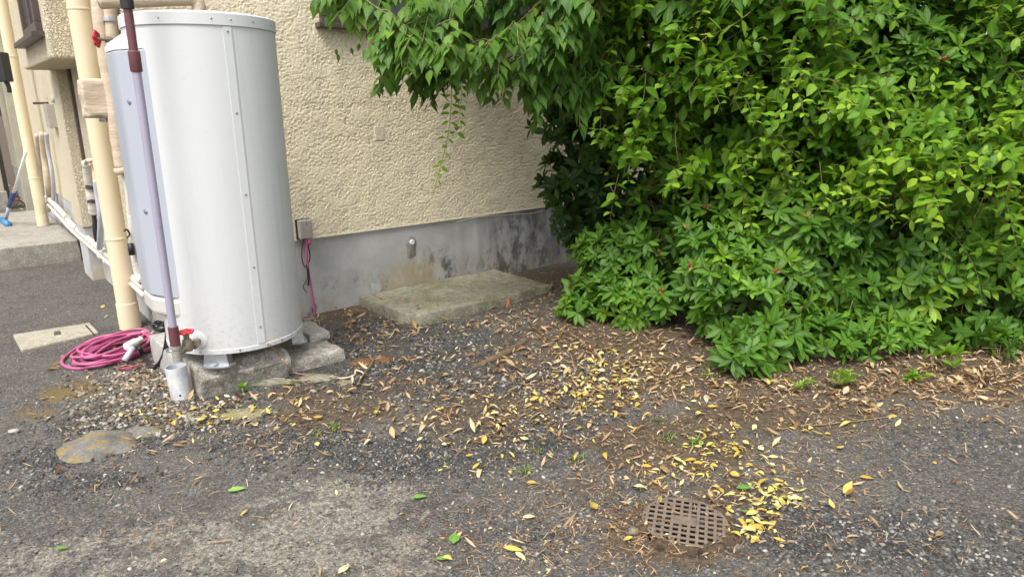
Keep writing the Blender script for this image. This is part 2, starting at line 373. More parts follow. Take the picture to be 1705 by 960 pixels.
def rough_box(s0, s1, t0, t1, z0, z1, res=.03, rnd=.012, amp=.006, seed=0, skew=0.):
    """a cast block: subdivided, rounded and chipped along its edges"""
    mb = MB(); L = (s1 - s0, t1 - t0, z1 - z0); n = [max(2, int(l / res)) for l in L]
    idx = {}
    def vert(i, j, k):
        if (i, j, k) in idx: return idx[(i, j, k)]
        p = Vector((L[0] * i / n[0], L[1] * j / n[1], L[2] * k / n[2])); c = Vector(L) / 2
        q = p - c; hx = [c[a] - rnd for a in range(3)]
        cl = Vector([max(-hx[a], min(hx[a], q[a])) for a in range(3)]); d = q - cl
        if d.length > 1e-6: q = cl + d.normalized() * min(rnd, d.length)
        e = sum(1 for a in range(3) if abs(abs(p[a] - c[a]) - c[a]) < 1e-6)
        nn = noise.noise_vector(Vector((q.x * 14 + seed, q.y * 14, q.z * 14))) * amp
        if e >= 2: nn -= q.normalized() * max(0, noise.noise(Vector((q.x * 25, q.y * 25 + seed, q.z * 25)))) * amp * 3
        q = q + c + nn
        s_ = s0 + q.x + skew * q.y
        mb.v.append(B(s_, t0 + q.y, z0 + q.z)); idx[(i, j, k)] = len(mb.v) - 1; return idx[(i, j, k)]
    for a in range(3):
        b, c = (a + 1) % 3, (a + 2) % 3
        for side in (0, n[a]):
            for i in range(n[b]):
                for j in range(n[c]):
                    def V(x, y):
                        q = [0, 0, 0]; q[a] = side; q[b] = x; q[c] = y; return vert(*q)
                    mb.f.append((V(i, j), V(i + 1, j), V(i + 1, j + 1), V(i, j + 1)))
    return mb
def blob(center, rad, seed=0, amp=.25, sub=3, freq=1.6):
    bm = bmesh.new(); bmesh.ops.create_icosphere(bm, subdivisions=sub, radius=1)
    mb = MB(); vs = []
    for v in bm.verts:
        k = 1 + amp * noise.noise(v.co * freq + Vector((seed * 3.1, seed, 0))) + amp * .4 * noise.noise(v.co * freq * 3 + Vector((seed, 0, 0)))
        vs.append(Vector(center) + Vector((v.co.x * rad[0] * k, v.co.y * rad[1] * k, v.co.z * rad[2] * k)))
    mb.add(vs, [tuple(q.index for q in f.verts) for f in bm.faces]); bm.free(); return mb

# big numpy leaf builder ------------------------------------------------
PROF = {'azalea': [.10, .72, 1., .72, .04], 'ovate': [.15, .95, 1., .66, .06], 'tree': [.12, .98, .95, .38, .02],
        'litter': [.12, .75, 1., .7, .05], 'strap': [.5, .9, 1., .8, .1], 'needle': [1, 1, 1, 1, .6], 'round': [.3, .95, 1., .8, .25]}
class Leaves:
    def __init__(s, kind): s.p = PROF[kind]; s.rows = []
    def add(s, p, d, nrm, L, W, c, droop=.15, fold=.25):
        s.rows.append((*p, *d, *nrm, L, W, c, droop, fold))
    def build(s, name, mat, parent=None):
        a = np.array(s.rows, dtype=np.float64); n = len(a)
        P, d, nr = a[:, 0:3], a[:, 3:6], a[:, 6:9]; L, W, c, dr, fo = (a[:, i] for i in range(9, 14))
        d /= np.linalg.norm(d, axis=1)[:, None] + 1e-9
        sd_ = np.cross(d, nr); sd_ /= np.linalg.norm(sd_, axis=1)[:, None] + 1e-9; nr = np.cross(sd_, d)
        V = np.zeros((n, 15, 3)); UV = np.zeros((15, 2))
        for i in range(5):
            t = i / 4; w_ = s.p[i]
            cen = P + d * (L * t * (1 - .12 * dr * t))[:, None] - nr * (L * dr * t * t)[:, None]
            for j, q in enumerate((-1, 0, 1)):
                V[:, i * 3 + j] = cen + sd_ * (W * .5 * w_ * q)[:, None] + nr * (abs(q) * W * .5 * w_ * fo)[:, None]
                UV[i * 3 + j] = (.5 + .5 * q, t)
        F = [];
        for i in range(4):
            for j in range(2): q = i * 3 + j; F.append((q, q + 1, q + 4, q + 3))
        F = np.array(F); FF = (F[None] + (np.arange(n) * 15)[:, None, None]).reshape(-1, 4)
        off = Vector((0, 0, 0)); q = parent
        while q is not None: off = off + q.location; q = q.parent
        V = V.reshape(-1, 3) - np.array(off)
        me = bpy.data.meshes.new(name); me.vertices.add(len(V)); me.vertices.foreach_set('co', V.ravel())
        me.loops.add(FF.size); me.loops.foreach_set('vertex_index', FF.ravel().astype(np.int32))
        me.polygons.add(len(FF)); me.polygons.foreach_set('loop_start', np.arange(0, FF.size, 4, dtype=np.int32))
        me.update(calc_edges=True)
        me.polygons.foreach_set('use_smooth', np.ones(len(FF), dtype=bool))
        at = me.attributes.new('leafrnd', 'FLOAT', 'POINT'); at.data.foreach_set('value', np.repeat(np.clip(c, 0, 1), 15).astype(np.float32))
        ul = me.uv_layers.new(name='UVMap'); ul.data.foreach_set('uv', UV[FF.ravel() % 15].ravel().astype(np.float32))
        me.materials.append(mat); o = bpy.data.objects.new(name, me); sc.collection.objects.link(o); o.parent = parent; return o
def rv(): 
    v = Vector((random.gauss(0, 1), random.gauss(0, 1), random.gauss(0, 1))); return v.normalized()
def cl(x): return max(0., min(1., x))
UP = Vector((0, 0, 1))
def whorl(lv, p, ax, n, L, W, c, spread=(50, 85), young=0.):
    a = ax.orthogonal().normalized(); b = ax.cross(a); ph = random.random() * 6.3
    for i in range(n):
        th = ph + i * 2.4 + random.uniform(-.3, .3)      # golden-angle like leaf arrangement
        inner = i >= n - 2 and young > 0
        sp = radians(random.uniform(15, 40) if inner else random.uniform(*spread))
        r = a * cos(th) + b * sin(th); d = ax * cos(sp) + r * sin(sp)
        nn = (ax * sin(sp) - r * cos(sp)) + UP * .25
        l = L * random.uniform(.75, 1.15) * (.6 if inner else 1)
        lv.add(p + r * .004, d, nn, l, W * l * random.uniform(.85, 1.15), cl(c + random.gauss(0, .10) + (young if inner else 0)),
               random.uniform(-.02, .28), random.uniform(.08, .38))

# ------------------------------------------------------------ GROUND
# soil and wear zones as ellipses on the ground: (x, y, rx, ry)
def zone(lst):
    out = []
    for (px, py, rx, ry, wt) in lst:
        c = G(px, py); a = (G(px + rx, py) - c).length; b = (G(px, py - ry) - G(px, py + ry)).length / 2
        out.append((c.x, c.y, a, b, wt))
    return out
Z = {
 'worn': zone([(560, 850, 130, 75, 1.), (470, 910, 190, 60, 1.1), (640, 920, 90, 60, .9), (260, 905, 230, 45, .8), (60, 935, 120, 40, .7), (620, 790, 60, 25, .8), (300, 850, 120, 30, .35), (400, 815, 120, 22, .3)]),
 'moss': zone([(130, 650, 75, 17, 1.), (60, 690, 70, 18, .7), (220, 735, 40, 14, .9), (60, 750, 60, 25, .45), (20, 840, 60, 30, .3)]),
 'dirt': zone([(820, 690, 200, 60, .75), (700, 640, 140, 40, .6), (950, 820, 140, 50, .5), (560, 680, 100, 30, 1.2), (500, 655, 60, 15, 1.), (640, 640, 60, 25, .8), (1110, 740, 160, 45, 1.1), (1120, 885, 110, 48, 1.5), (1240, 830, 90, 50, .8), (1000, 560, 160, 30, 1.3), (1250, 620, 230, 42, 1.6), (1500, 610, 260, 40, 1.6), (1680, 580, 150, 50, 1.6), (900, 590, 130, 30, .9), (980, 650, 140, 40, .9), (930, 470, 80, 25, 1.6), (760, 700, 130, 30, .6), (580, 520, 60, 18, 1.), (1300, 690, 220, 30, 1.)]),
 'gravel': zone([(700, 590, 170, 55, 1.4), (660, 545, 90, 22, 1.2), (830, 640, 160, 55, 1.1), (860, 720, 180, 50, 1.), (700, 760, 230, 40, .9), (1330, 880, 130, 50, 1.1), (1500, 900, 200, 60, .7), (1580, 720, 150, 40, .4), (260, 700, 150, 35, 1.2), (100, 760, 90, 22, .9), (150, 800, 120, 20, .7), (500, 730, 140, 35, .9), (380, 735, 90, 25, .7), (1010, 830, 110, 50, .5), (930, 890, 90, 40, .5)]),
 'pebble': zone([(245, 635, 52, 28, 1.), (300, 685, 70, 20, .6), (200, 680, 60, 24, .45)]),
}
def zval(name, x, y):
    v = 0.
    for cx, cy, a, b, wt in Z[name]:
        q = ((x - cx) / a) ** 2 + ((y - cy) / b) ** 2
        if q < 9: v = max(v, wt * math.exp(-q * .9))
    return v
def gz(x, y):
    h = .006 * noise.noise(Vector((x * 1.7, y * 1.7, 3.))) + .003 * noise.noise(Vector((x * 9, y * 9, 1.)))
    g = zval('gravel', x, y); d = zval('dirt', x, y)
    h += (g * .004 + d * .005) * noise.noise(Vector((x * 22, y * 22, 7.)))
    # ragged soil washed over the edge of the drain
    r = sqrt((x - .545) ** 2 + (y - 1.915) ** 2)
    if r < .125: return -.07
    if .06 < r < .30:
        h += .017 * max(0, noise.noise(Vector((x * 13 + 5, y * 13, 2.))) + .05 + (-.02 if r < .1 else .15) - 1.2 * max(0, r - .14) * 4) * (1 if r > .09 else .3)
    # soil heaped under the shrubs
    for (cx, cy, rr, hh) in ((1.4, 4.3, .9, .05), (2.3, 4.2, .9, .05), (.5, 4.9, .4, .03)):
        h += hh * math.exp(-((x - cx) ** 2 + (y - cy) ** 2) / rr ** 2)
    return h
def axis_pts(lo, hi, step, far):
    a = list(np.arange(lo, hi + 1e-6, step)); e = []; d = step * 4; x = hi
    while x < far: x += d; d *= 1.6; e.append(x)
    f = []; d = step * 4; x = lo
    while x > -far: x -= d; d *= 1.6; f.append(x)
    return np.array(f[::-1] + a + e)
xs = axis_pts(-4.6, 4.2, .022, 150.); ys = axis_pts(1.2, 6.6, .022, 150.)
nx, ny = len(xs), len(ys)
gv = np.zeros((ny, nx, 3)); att = {k: np.zeros((ny, nx), dtype=np.float32) for k in Z}
for j, y in enumerate(ys):
    for i, x in enumerate(xs):
        near = -4.7 < x < 4.3 and 1.1 < y < 6.8
        gv[j, i] = (x, y, gz(x, y) if near else 0.)
        if near:
            for k in Z: att[k][j, i] = zval(k, x, y)
        elif y > 9.5 and x < -3: att['dirt'][j, i] = 1.
me = bpy.data.meshes.new('ground'); me.vertices.add(nx * ny); me.vertices.foreach_set('co', gv.ravel())
ii = np.arange(nx * ny).reshape(ny, nx); q = np.stack([ii[:-1, :-1], ii[:-1, 1:], ii[1:, 1:], ii[1:, :-1]], -1).reshape(-1, 4)
me.loops.add(q.size); me.loops.foreach_set('vertex_index', q.ravel().astype(np.int32)); me.polygons.add(len(q))
me.polygons.foreach_set('loop_start', np.arange(0, q.size, 4, dtype=np.int32)); me.update(calc_edges=True)
me.polygons.foreach_set('use_smooth', np.ones(len(q), dtype=bool))
for k in Z:
    at = me.attributes.new('z_' + k, 'FLOAT', 'POINT'); at.data.foreach_set('value', att[k].ravel())
def ground_mat():
    t = Mt('asphalt_and_soil')
    P = t.coord()
    cell = t.vor(150, P, 'F1', 'Color'); ce = t.vor(150, P, 'F1', 'Distance')
    sp = t.new('ShaderNodeSeparateColor'); t.l.new(cell, sp.inputs[0])
    asp = t.ramp(sp.outputs[0], (0., (.055, .050, .045)), (.55, (.118, .109, .098)), (.90, (.18, .168, .15)), (1., (.29, .27, .24)))
    asp = t.mix(t.ramp(t.noise(420, 3, .6, P), (.35, .55), (.6, 0.)), asp, (.03, .029, .027))
    asp = t.mix(t.ramp(t.noise(1.5, 6, .65, P), (.42, 0.), (.62, .5)), asp, t.mix(.5, asp, (.17, .155, .13)))
    asp = t.mix(t.ramp(t.noise(5, 6, .7, P), (.5, 0.), (.68, .5)), asp, (.048, .044, .038))
    n1 = t.noise(9, 7, .68, P); n2 = t.noise(34, 5, .65, P)
    def fac(a, amt=1.0, lo=.45, hi=.62):
        v = t.math('ADD', t.attr('z_' + a), t.math('MULTIPLY', t.math('SUBTRACT', n1, .5), 1.6 * amt))
        v = t.math('ADD', v, t.math('MULTIPLY', t.math('SUBTRACT', n2, .5), .8 * amt))
        return t.ramp(v, (lo, 0.), (hi, 1.))
    worn = t.ramp(sp.outputs[1], (0., (.19, .17, .135)), (.6, (.30, .272, .22)), (1., (.44, .40, .33)))
    worn = t.mix(t.ramp(t.noise(60, 5, .7, P), (.40, .8), (.55, 0.)), worn, (.09, .083, .07))
    wf = t.math('MULTIPLY', fac('worn', 2.3, .45, .80), t.ramp(t.noise(70, 6, .75, P), (.36, .35), (.52, 1.)))
    c = t.mix(t.math('MULTIPLY', wf, .85), asp, worn)
    moss = t.mix(t.noise(40, 4, .6, P), (.12, .08, .028), (.21, .15, .05))
    c = t.mix(t.math('MULTIPLY', fac('moss', 1.2, .45, .8), .8), c, moss)
    gr = t.ramp(sp.outputs[2], (0., (.028, .027, .025)), (.6, (.06, .058, .054)), (1., (.15, .145, .135)))
    c = t.mix(fac('gravel'), c, gr)
    pb = t.ramp(sp.outputs[2], (0., (.06, .05, .04)), (.6, (.14, .125, .10)), (1., (.30, .28, .24)))
    c = t.mix(fac('pebble'), c, pb)
    dirt = t.mix(t.ramp(t.noise(50, 6, .7, P), (.35, 0.), (.65, 1.)), (.042, .032, .023), (.145, .105, .068))
    c = t.mix(t.math('MULTIPLY', fac('dirt', .9), .92), c, dirt)
    h = t.math('ADD', t.math('MULTIPLY', t.math('SUBTRACT', 1., ce), .8), t.math('MULTIPLY', t.noise(300, 4, .7, P), .8))
    return t.fin(c, .82, t.bump(h, .75, .004), spec=.3)
me.materials.append(ground_mat())
ground = bpy.data.objects.new('ground', me); sc.collection.objects.link(ground); ground['kind'] = 'structure'

# ------------------------------------------------------------ HOUSE
house = thing('house', B(S0, T0, 0), 'cream stucco house with a grey rendered foundation and a projecting bay on its left side', 'house')
def relief_wall():
    # trowelled relief: flattened dabs of render with furrows between them
    s0, s1, z0, z1, st_ = S0, 4.0, .497, 1.95, .0045
    ns, nz = int((s1 - s0) / st_) + 1, int((z1 - z0) / st_) + 1
    V = np.zeros((nz, ns, 3)); D = np.zeros((nz, ns), dtype=np.float32); hs_ = {}
    for j in range(nz):
        z = z0 + (z1 - z0) * j / (nz - 1)
        for i in range(ns):
            s_ = s0 + (s1 - s0) * i / (ns - 1)
            q = Vector((s_, z * 1.15, 0)); wv = noise.noise_vector(q * 33); q2 = q + Vector((wv.x, wv.y, 0)) * .013
            d = noise.voronoi(Vector((q2.x * 56, q2.y * 66, 0)), distance_metric='DISTANCE')[0]
            e = (d[1] - d[0]) + .32 * noise.noise(q * 62) + .30 * noise.noise(q * 13 + Vector((0, 0, 4)))
            h = max(0., min(1., e * 2.2 + .12)); h = h * (2 - h)
            D[j, i] = h; dd = .0034 * h + .0011 * noise.noise(q * 50) + .0012 * noise.noise(q * 8)
            if z < z0 + .01 or s_ < s0 + .004: dd = .004
            V[j, i] = B(s_, T0 + .004 - dd, z)
    me = bpy.data.meshes.new('stucco_relief'); me.vertices.add(ns * nz); me.vertices.foreach_set('co', (V.reshape(-1, 3) - np.array(house.location)).ravel())
    ii = np.arange(ns * nz).reshape(nz, ns); q = np.stack([ii[:-1, :-1], ii[:-1, 1:], ii[1:, 1:], ii[1:, :-1]], -1).reshape(-1, 4)
    me.loops.add(q.size); me.loops.foreach_set('vertex_index', q.ravel().astype(np.int32)); me.polygons.add(len(q))
    me.polygons.foreach_set('loop_start', np.arange(0, q.size, 4, dtype=np.int32)); me.update(calc_edges=True)
    me.polygons.foreach_set('use_smooth', np.ones(len(q), dtype=bool))
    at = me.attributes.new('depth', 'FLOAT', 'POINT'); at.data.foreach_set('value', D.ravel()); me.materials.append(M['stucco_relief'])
    o = bpy.data.objects.new('render_coat', me); sc.collection.objects.link(o); o.parent = house
relief_wall()
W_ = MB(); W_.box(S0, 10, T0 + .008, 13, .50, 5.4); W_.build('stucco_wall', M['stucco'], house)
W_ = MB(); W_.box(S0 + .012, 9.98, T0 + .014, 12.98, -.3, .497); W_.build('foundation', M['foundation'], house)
rf = MB(); rf.box(S0 - .25, 10.3, T0 - .25, 13.3, 5.4, 5.6); rf.build('roof', M['wood_dark'], house)
# bay on the side wall
zb = 1.585
bay = MB(); bay.box(.60, S0 + .05, 4.86, 6.30, zb, 4.6); bay = bay.build('bay', M['stucco'], house, bevel=.015)
def frame_rect(mb, s0, t0, t1, z0, z1, w_, dep):
    mb.box(s0 - dep, s0 + .01, t0, t1, z1 - w_, z1); mb.box(s0 - dep, s0 + .01, t0, t1, z0, z0 + w_)
    mb.box(s0 - dep, s0 + .01, t0, t0 + w_, z0 + w_, z1 - w_); mb.box(s0 - dep, s0 + .01, t1 - w_, t1, z0 + w_, z1 - w_)
win = MB(); frame_rect(win, .60, 4.99, 5.66, 1.745, 2.7, .05, .035); win.box(.575, .605, 5.30, 5.34, 1.795, 2.65)
win = win.build('window', M['wood_dark'], bay, bevel=.004)
pn = MB(); pn.box(.588, .598, 5.041, 5.609, 1.796, 2.649); pn.build('pane', M['glass'], win)
sl = MB(); sl.box(.535, .60, 4.95, 6.0, 1.71, 1.742); sl.build('sill', M['wood_dark'], win, bevel=.004)
# window in the main wall
p0 = ST(WT(532, 38)); zt = p0[2]
win = MB(); s0, s1, z0, z1 = p0[0], p0[0] + 1.75, zt, zt + .9
for (a, b, c, d) in ((s0, s1, z1 - .06, z1), (s0, s1, z0, z0 + .035), (s0, s0 + .06, z0 + .035, z1 - .06), (s1 - .06, s1, z0 + .035, z1 - .06), (s0 + .84, s0 + .90, z0 + .035, z1 - .06)):
    win.box(a, b, T0 - .03, T0 + .01, c, d)
win.box(s0 + .06, s1 - .06, T0 - .018, T0 + .01, z0 + .035, z0 + .06)
win = win.build('window', M['wood_dark'], house, bevel=.004); win['label'] = 'dark brown aluminium window partly hidden by overhanging leaves'
pn = MB(); pn.box(s0 + .061, s1 - .061, T0 - .012, T0 - .004, z0 + .061, z1 - .061); pn.build('pane', M['glass'], win)
sl = MB(); sl.box(s0 - .03, s1 + .03, T0 - .06, T0 + .01, z0 - .03, z0 - .001); sl.build('sill', M['wood_dark'], win, bevel=.004)
# pier and door reveal beyond the bay
pr = MB(); pr.box(.765, S0 + .02, 6.13, 6.50, .42, 3.0); pr.build('pier', M['stucco'], house, bevel=.01)
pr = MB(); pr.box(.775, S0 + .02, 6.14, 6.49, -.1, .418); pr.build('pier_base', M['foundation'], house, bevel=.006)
dj = MB(); dj.box(.83, .86, 6.02, 6.075, .40, 2.3); dj.build('door_jamb', M['wood_dark'], house)
# patched spot, grey square patch and small notch on the main wall
pa = WT(684, 403, T0 + .014); ps = ST(pa)
pt = MB()
ring = [(cos(a) * (.052 + .018 * noise.noise(Vector((cos(a) * 2, sin(a) * 2, 4)))), sin(a) * (.062 + .02 * noise.noise(Vector((cos(a) * 2, sin(a) * 2, 9))))) for a in np.linspace(0, 2 * pi, 25)[:-1]]
ring = [(x, z - (.06 if z < -.045 else 0)) for x, z in ring]
n_ = len(ring)
pt.add([B(ps[0] + x, T0 + .020, ps[2] - .01 + z) for x, z in ring] + [B(ps[0] + x * .8, T0 + .009, ps[2] - .01 + z * .8) for x, z in ring] + [B(ps[0], T0 + .008, ps[2] - .01)],
       [(i, (i + 1) % n_, n_ + (i + 1) % n_, n_ + i) for i in range(n_)] + [(n_ + i, n_ + (i + 1) % n_, 2 * n_) for i in range(n_)])
pt.build('mortar_patch', M['mortar'], house, True)
cp = MB(); cp.lathe(B(ps[0] + .005, T0 + .012, ps[2]), -D2, [(0, .019), (.012, .019), (.015, .016)], 20); cp.build('pipe_plug', M['white_plastic'], house, True, autos=40)
q_ = ST(WT(632, 222)); sq = MB(); sq.box(q_[0] - .035, q_[0] + .035, T0 - .003, T0 + .004, q_[2] - .045, q_[2] + .045)
sq.build('vent_patch', simple('grey_patch', (.60, .54, .42), .9, .2, 60, .6, .004), house, bevel=.003)

# outlet box with its plug
p_ = ST(WT(506, 381, T0 - .02)); ob_ = thing('outlet_box', B(p_[0], T0, p_[2] - .06), 'small grey weatherproof outlet box on the stucco just above the foundation, cables hanging from it', 'outlet box')
x = MB(); x.box(p_[0] - .045, p_[0] + .045, T0 - .012, T0 + .006, p_[2] - .065, p_[2] + .06); x.build('backplate', M['dark'], ob_, bevel=.003)
x = MB(); x.box(p_[0] - .040, p_[0] + .043, T0 - .052, T0 - .012, p_[2] - .06, p_[2] + .058); x.build('hood', M['box_grey'], ob_, bevel=.008)
x = MB(); x.lathe(B(p_[0] + .005, T0 - .052, p_[2] + .035), -D2, [(0, .004), (.002, .004)], 8); x.build('screw', M['dark'], ob_)
zb_ = p_[2] - .06
def wp(px, py, o=.03): q = WT(px, py, T0 - o); return q
hc = MB(); hc.tube(spline([B(p_[0] + .02, T0 - .035, zb_ + .01), wp(511, 400, .035), wp(511, 430, .03), wp(515, 460, .025), wp(520, 490, .03), wp(525, 526, .03)]), .0075, 8)
hc.tube(spline([wp(508, 533, .06), wp(518, 531, .045), wp(531, 530, .03), wp(541, 536, .04), G(540, 545, .01)]), .0075, 8)
hc.lathe(B(p_[0] + .02, T0 - .035, zb_), (0, 0, -1), [(0, .013), (.03, .013), (.04, .009)], 12)
solo(hc.build('pink_cable', M['hose'], None, True), 'thin pink cable hanging from the outlet box down the foundation', 'cable')
bc = MB(); bc.tube(spline([B(p_[0] - .005, T0 - .03, zb_ + .01), wp(503, 412), wp(503, 432), wp(509, 445), wp(516, 430), wp(514, 412), wp(511, 402)]), .0035, 6)
bc.tube(spline([wp(510, 440), wp(512, 462), wp(507, 472), wp(505, 478), wp(511, 487)]), .003, 6)
bc.tube(spline([wp(513, 446, .035), wp(514, 462, .035), wp(513, 475, .03)]), .005, 6)
solo(bc.build('black_cable', M['black_rubber'], None, True), 'thin black cable tangled beside the pink one under the outlet box', 'cable')
wc = MB(); pts = [(760, 370), (800, 361), (850, 357.5), (885, 355), (918, 347), (960, 340), (1010, 337)]
wc.tube(spline([WT(px, py, T0 - .008) for px, py in pts]), .0022, 6)
solo(wc.build('wall_wire', M['cable'], None, True), 'pale thin wire sagging along the top of the foundation towards the shrub', 'wire')

# concrete slab against the wall
sb = rough_box(2.03, 3.20, 3.42, 4.095, -.05, .068, .018, .008, .006, 3)
for i, v in enumerate(sb.v):      # one worn corner
    s_, t_, z_ = ST(v)
    k = max(0, 1 - ((s_ - 2.03) ** 2 + (t_ - 3.42) ** 2) ** .5 / .16)
    if k > 0: sb.v[i] = v + D1 * .07 * k * k + D2 * .07 * k * k
    sb.v[i] = sb.v[i] + Vector((0, 0, .010 * noise.noise(v * 3)))
solo(sb.build('concrete_slab', M['slab'], None, True, autos=50), 'low mossy concrete slab lying against the foundation wall', 'slab')

# landing at the far left
ld = rough_box(-2.2, .84, 7.06, 9.62, -.05, .185, .06, .02, .006, 5)
solo(ld.build('landing', M['landing'], None, True, autos=50), 'wide grey concrete landing step at the far left beside the side wall', 'step')

# downpipes
def downpipe(base, r, top, collars, label):
    t = thing('downpipe', base, label, 'pipe', 'cream downpipes along the side wall')
    x = MB(); x.lathe(base, UP, [(0, r), (top, r)], 32); x.build('pipe', M['pipe_cream'], t, True, autos=40)
    for z, hh, dr in collars:
        x = MB(); x.lathe(base + UP * z, UP, [(0, r + dr * .3), (.002, r + dr), (hh - .002, r + dr), (hh, r + dr * .3)], 32)
        x.build('collar', M['pipe_cream'], t, True, autos=40)
    return t
dp = B(.737, 4.597, 0)
def zat(p, py, lo=0., hi=5.):       # height on a vertical line whose picture row is py
    best = min(((abs(projy(Vector((p.x, p.y, lo + (hi - lo) * i / 800))) - py), lo + (hi - lo) * i / 800) for i in range(801))); return best[1]
def projy(p):
    z = p.z - H; zd = p.y * cos(TH) - z * sin(TH); v = F_PX * (-z * cos(TH) - p.y * sin(TH)) / zd; u = F_PX * p.x / zd
    return 480 - u * sin(ROLL) + v * cos(ROLL)
R1 = .057
z1, z2, z3 = zat(dp, 18), zat(dp, 395), zat(dp, 503)
downpipe(dp, R1, 4.8, [(z1, .012, .003), (z2 - .01, .014, .003), (0., z3, .004)], 'thick cream downpipe standing on the asphalt beside the white tank')
fp = B(.70, 8.22, .185); z1, z2 = zat(fp, 95, .2) - .185, zat(fp, 297, .2) - .185
downpipe(fp, .05, 4.6, [(z1, .015, .004), (z2, .015, .004), (0., .10, .004)], 'slimmer cream downpipe standing on the far landing')

# wrapped pipes between the downpipe and the tank
def wpt(px, py, t): return WT(px, py, t)
wr = thing('wrapped_pipes', B(.74, 4.25, 0), 'tan tape wrapped water pipes running up the corner behind the tank', 'pipes')
tz = 4.22
x = MB(); P_ = [wpt(158, -60, tz), wpt(164, 0, tz), wpt(170, 60, tz), wpt(180, 120, tz), wpt(188, 165, tz), wpt(194, 215, tz), wpt(203, 280, tz)]
pts = spline(P_, 8); rad = [.036 * (1 + .08 * noise.noise(p * 14)) for p in pts]
x.tube(pts, rad, 16); x.build('lagged_pipe', M['tape'], wr, True)
x = MB(); pts = spline([wpt(203, 278, tz), wpt(207, 289, tz)], 3); x.tube(pts, [.042, .046, .045, .034], 14); x.build('lagging_end', M['tape'], wr, True)
x = MB(); pts = spline([wpt(178, -40, tz - .05), wpt(184, 30, tz - .05), wpt(188, 70, tz - .05), wpt(194, 120, tz - .04), wpt(198, 150, tz - .02)], 8)
x.tube(pts, [.028 * (1 + .1 * noise.noise(p * 14)) for p in pts], 14); x.build('lagged_pipe', M['tape'], wr, True)
x = MB(); pts = spline([wpt(175, 20, tz + .05), wpt(183, 110, tz + .05)], 8); x.tube(pts, .02, 12); x.build('lagged_pipe', M['tape'], wr, True)
x = MB(); x.lathe(wpt(184, 36, tz - .05), UP, [(0, .034), (.02, .034)], 16); x.build('pipe_clamp', M['steel'], wr, True, autos=40)
# taped joint box
c_ = ST(wpt(170, 167, 4.28))
x = rough_box(c_[0] - .095, c_[0] + .10, c_[1] - .07, c_[1] + .06, c_[2] - .09, c_[2] + .105, .012, .009, .007, 11)
x.build('taped_joint', M['tape'], wr, True)
x = MB(); x.tube([wpt(172, 192, 4.25), wpt(173, 203, 4.25)], .022, 10); x.build('pipe_clamp', M['steel'], wr, True)
# valve with red handle near the top
c_ = wpt(161, 65, 4.10); x = MB(); x.tube([c_, c_ + D1 * .10], .009, 10); x.lathe(c_ + D1 * .035, D1, [(0, .016), (.03, .016), (.034, .011)], 10); vs_ = x.build('valve_stem', M['brass'], wr, True, autos=40)
def wheel(c, ax, R_, parent, n=6):
    mb = MB(); ax = Vector(ax).normalized(); a = ax.orthogonal().normalized(); b = ax.cross(a)
    pts = [c + (a * cos(t) + b * sin(t)) * R_ * (1 + .10 * cos(n * t)) for t in np.linspace(0, 2 * pi, 49)]
    mb.tube(pts, R_ * .2, 8, False)
    for k in range(n // 2): 
        t = k * 2 * pi / n; d = a * cos(t) + b * sin(t); mb.tube([c - d * R_, c + d * R_], R_ * .14, 6)
    mb.lathe(c - ax * R_ * .2, ax, [(0, R_ * .3), (R_ * .4, R_ * .3)], 10)
    return mb.build('handle', M['red_paint'], parent, True)
wheel(c_, D1 + D2 * -.6, .034, vs_)
# thin white pipe below the lagging, and the loop at its foot
x = MB(); x.tube(spline([wpt(206, 288, tz), wpt(212, 320, tz), wpt(216, 360, tz), wpt(224, 400, tz), wpt(228, 430, tz), wpt(236, 458, tz)], 6), .013, 10); x.build('feed_pipe', M['pipe_white'], wr, True)
x = MB(); pts = spline([wpt(220, 358, tz), wpt(224, 400, tz), wpt(231, 455, tz), wpt(238, 468, tz - .05)], 8); x.tube(pts, [.026 * (1 + .12 * noise.noise(p * 16)) for p in pts], 12); x.build('lagged_pipe', M['tape_white'], wr, True)
x = MB(); x.tube([wpt(217, 405, tz - .04), wpt(220, 424, tz - .04)], .016, 8); x.build('pipe_clamp', M['dark'], wr, True)
x = MB(); x.tube(spline([wpt(206, 385, tz - .03), wpt(211, 382, tz - .03), wpt(216, 390, tz - .03), wpt(211, 396, tz - .03)], 5), .005, 6); x.build('wire_loop', M['dark'], wr, True)

# tan pipe crossing above the tank
cr = MB(); pts = spline([B(.62, 4.02, 1.86), B(.9, 4.0, 1.83), B(1.30, 4.0, 1.80), B(1.36, 4.0, 1.77), B(1.38, 4.0, 1.70), B(1.38, 3.98, 1.2)], 8)
pts = spline([wpt(165, 3, 4.02), wpt(200, 2, 4.02), wpt(300, -1, 4.0), wpt(322, 0, 4.0), wpt(331, 12, 4.0), wpt(336, 60, 4.0), wpt(370, 200, 4.0)], 8)
cr.tube(pts, [.034 * (1 + .05 * noise.noise(p * 14)) for p in pts], 14)
solo(cr.build('crossing_pipe', M['tape'], None, True), 'tan wrapped pipe crossing the wall just above the tank top', 'pipe')

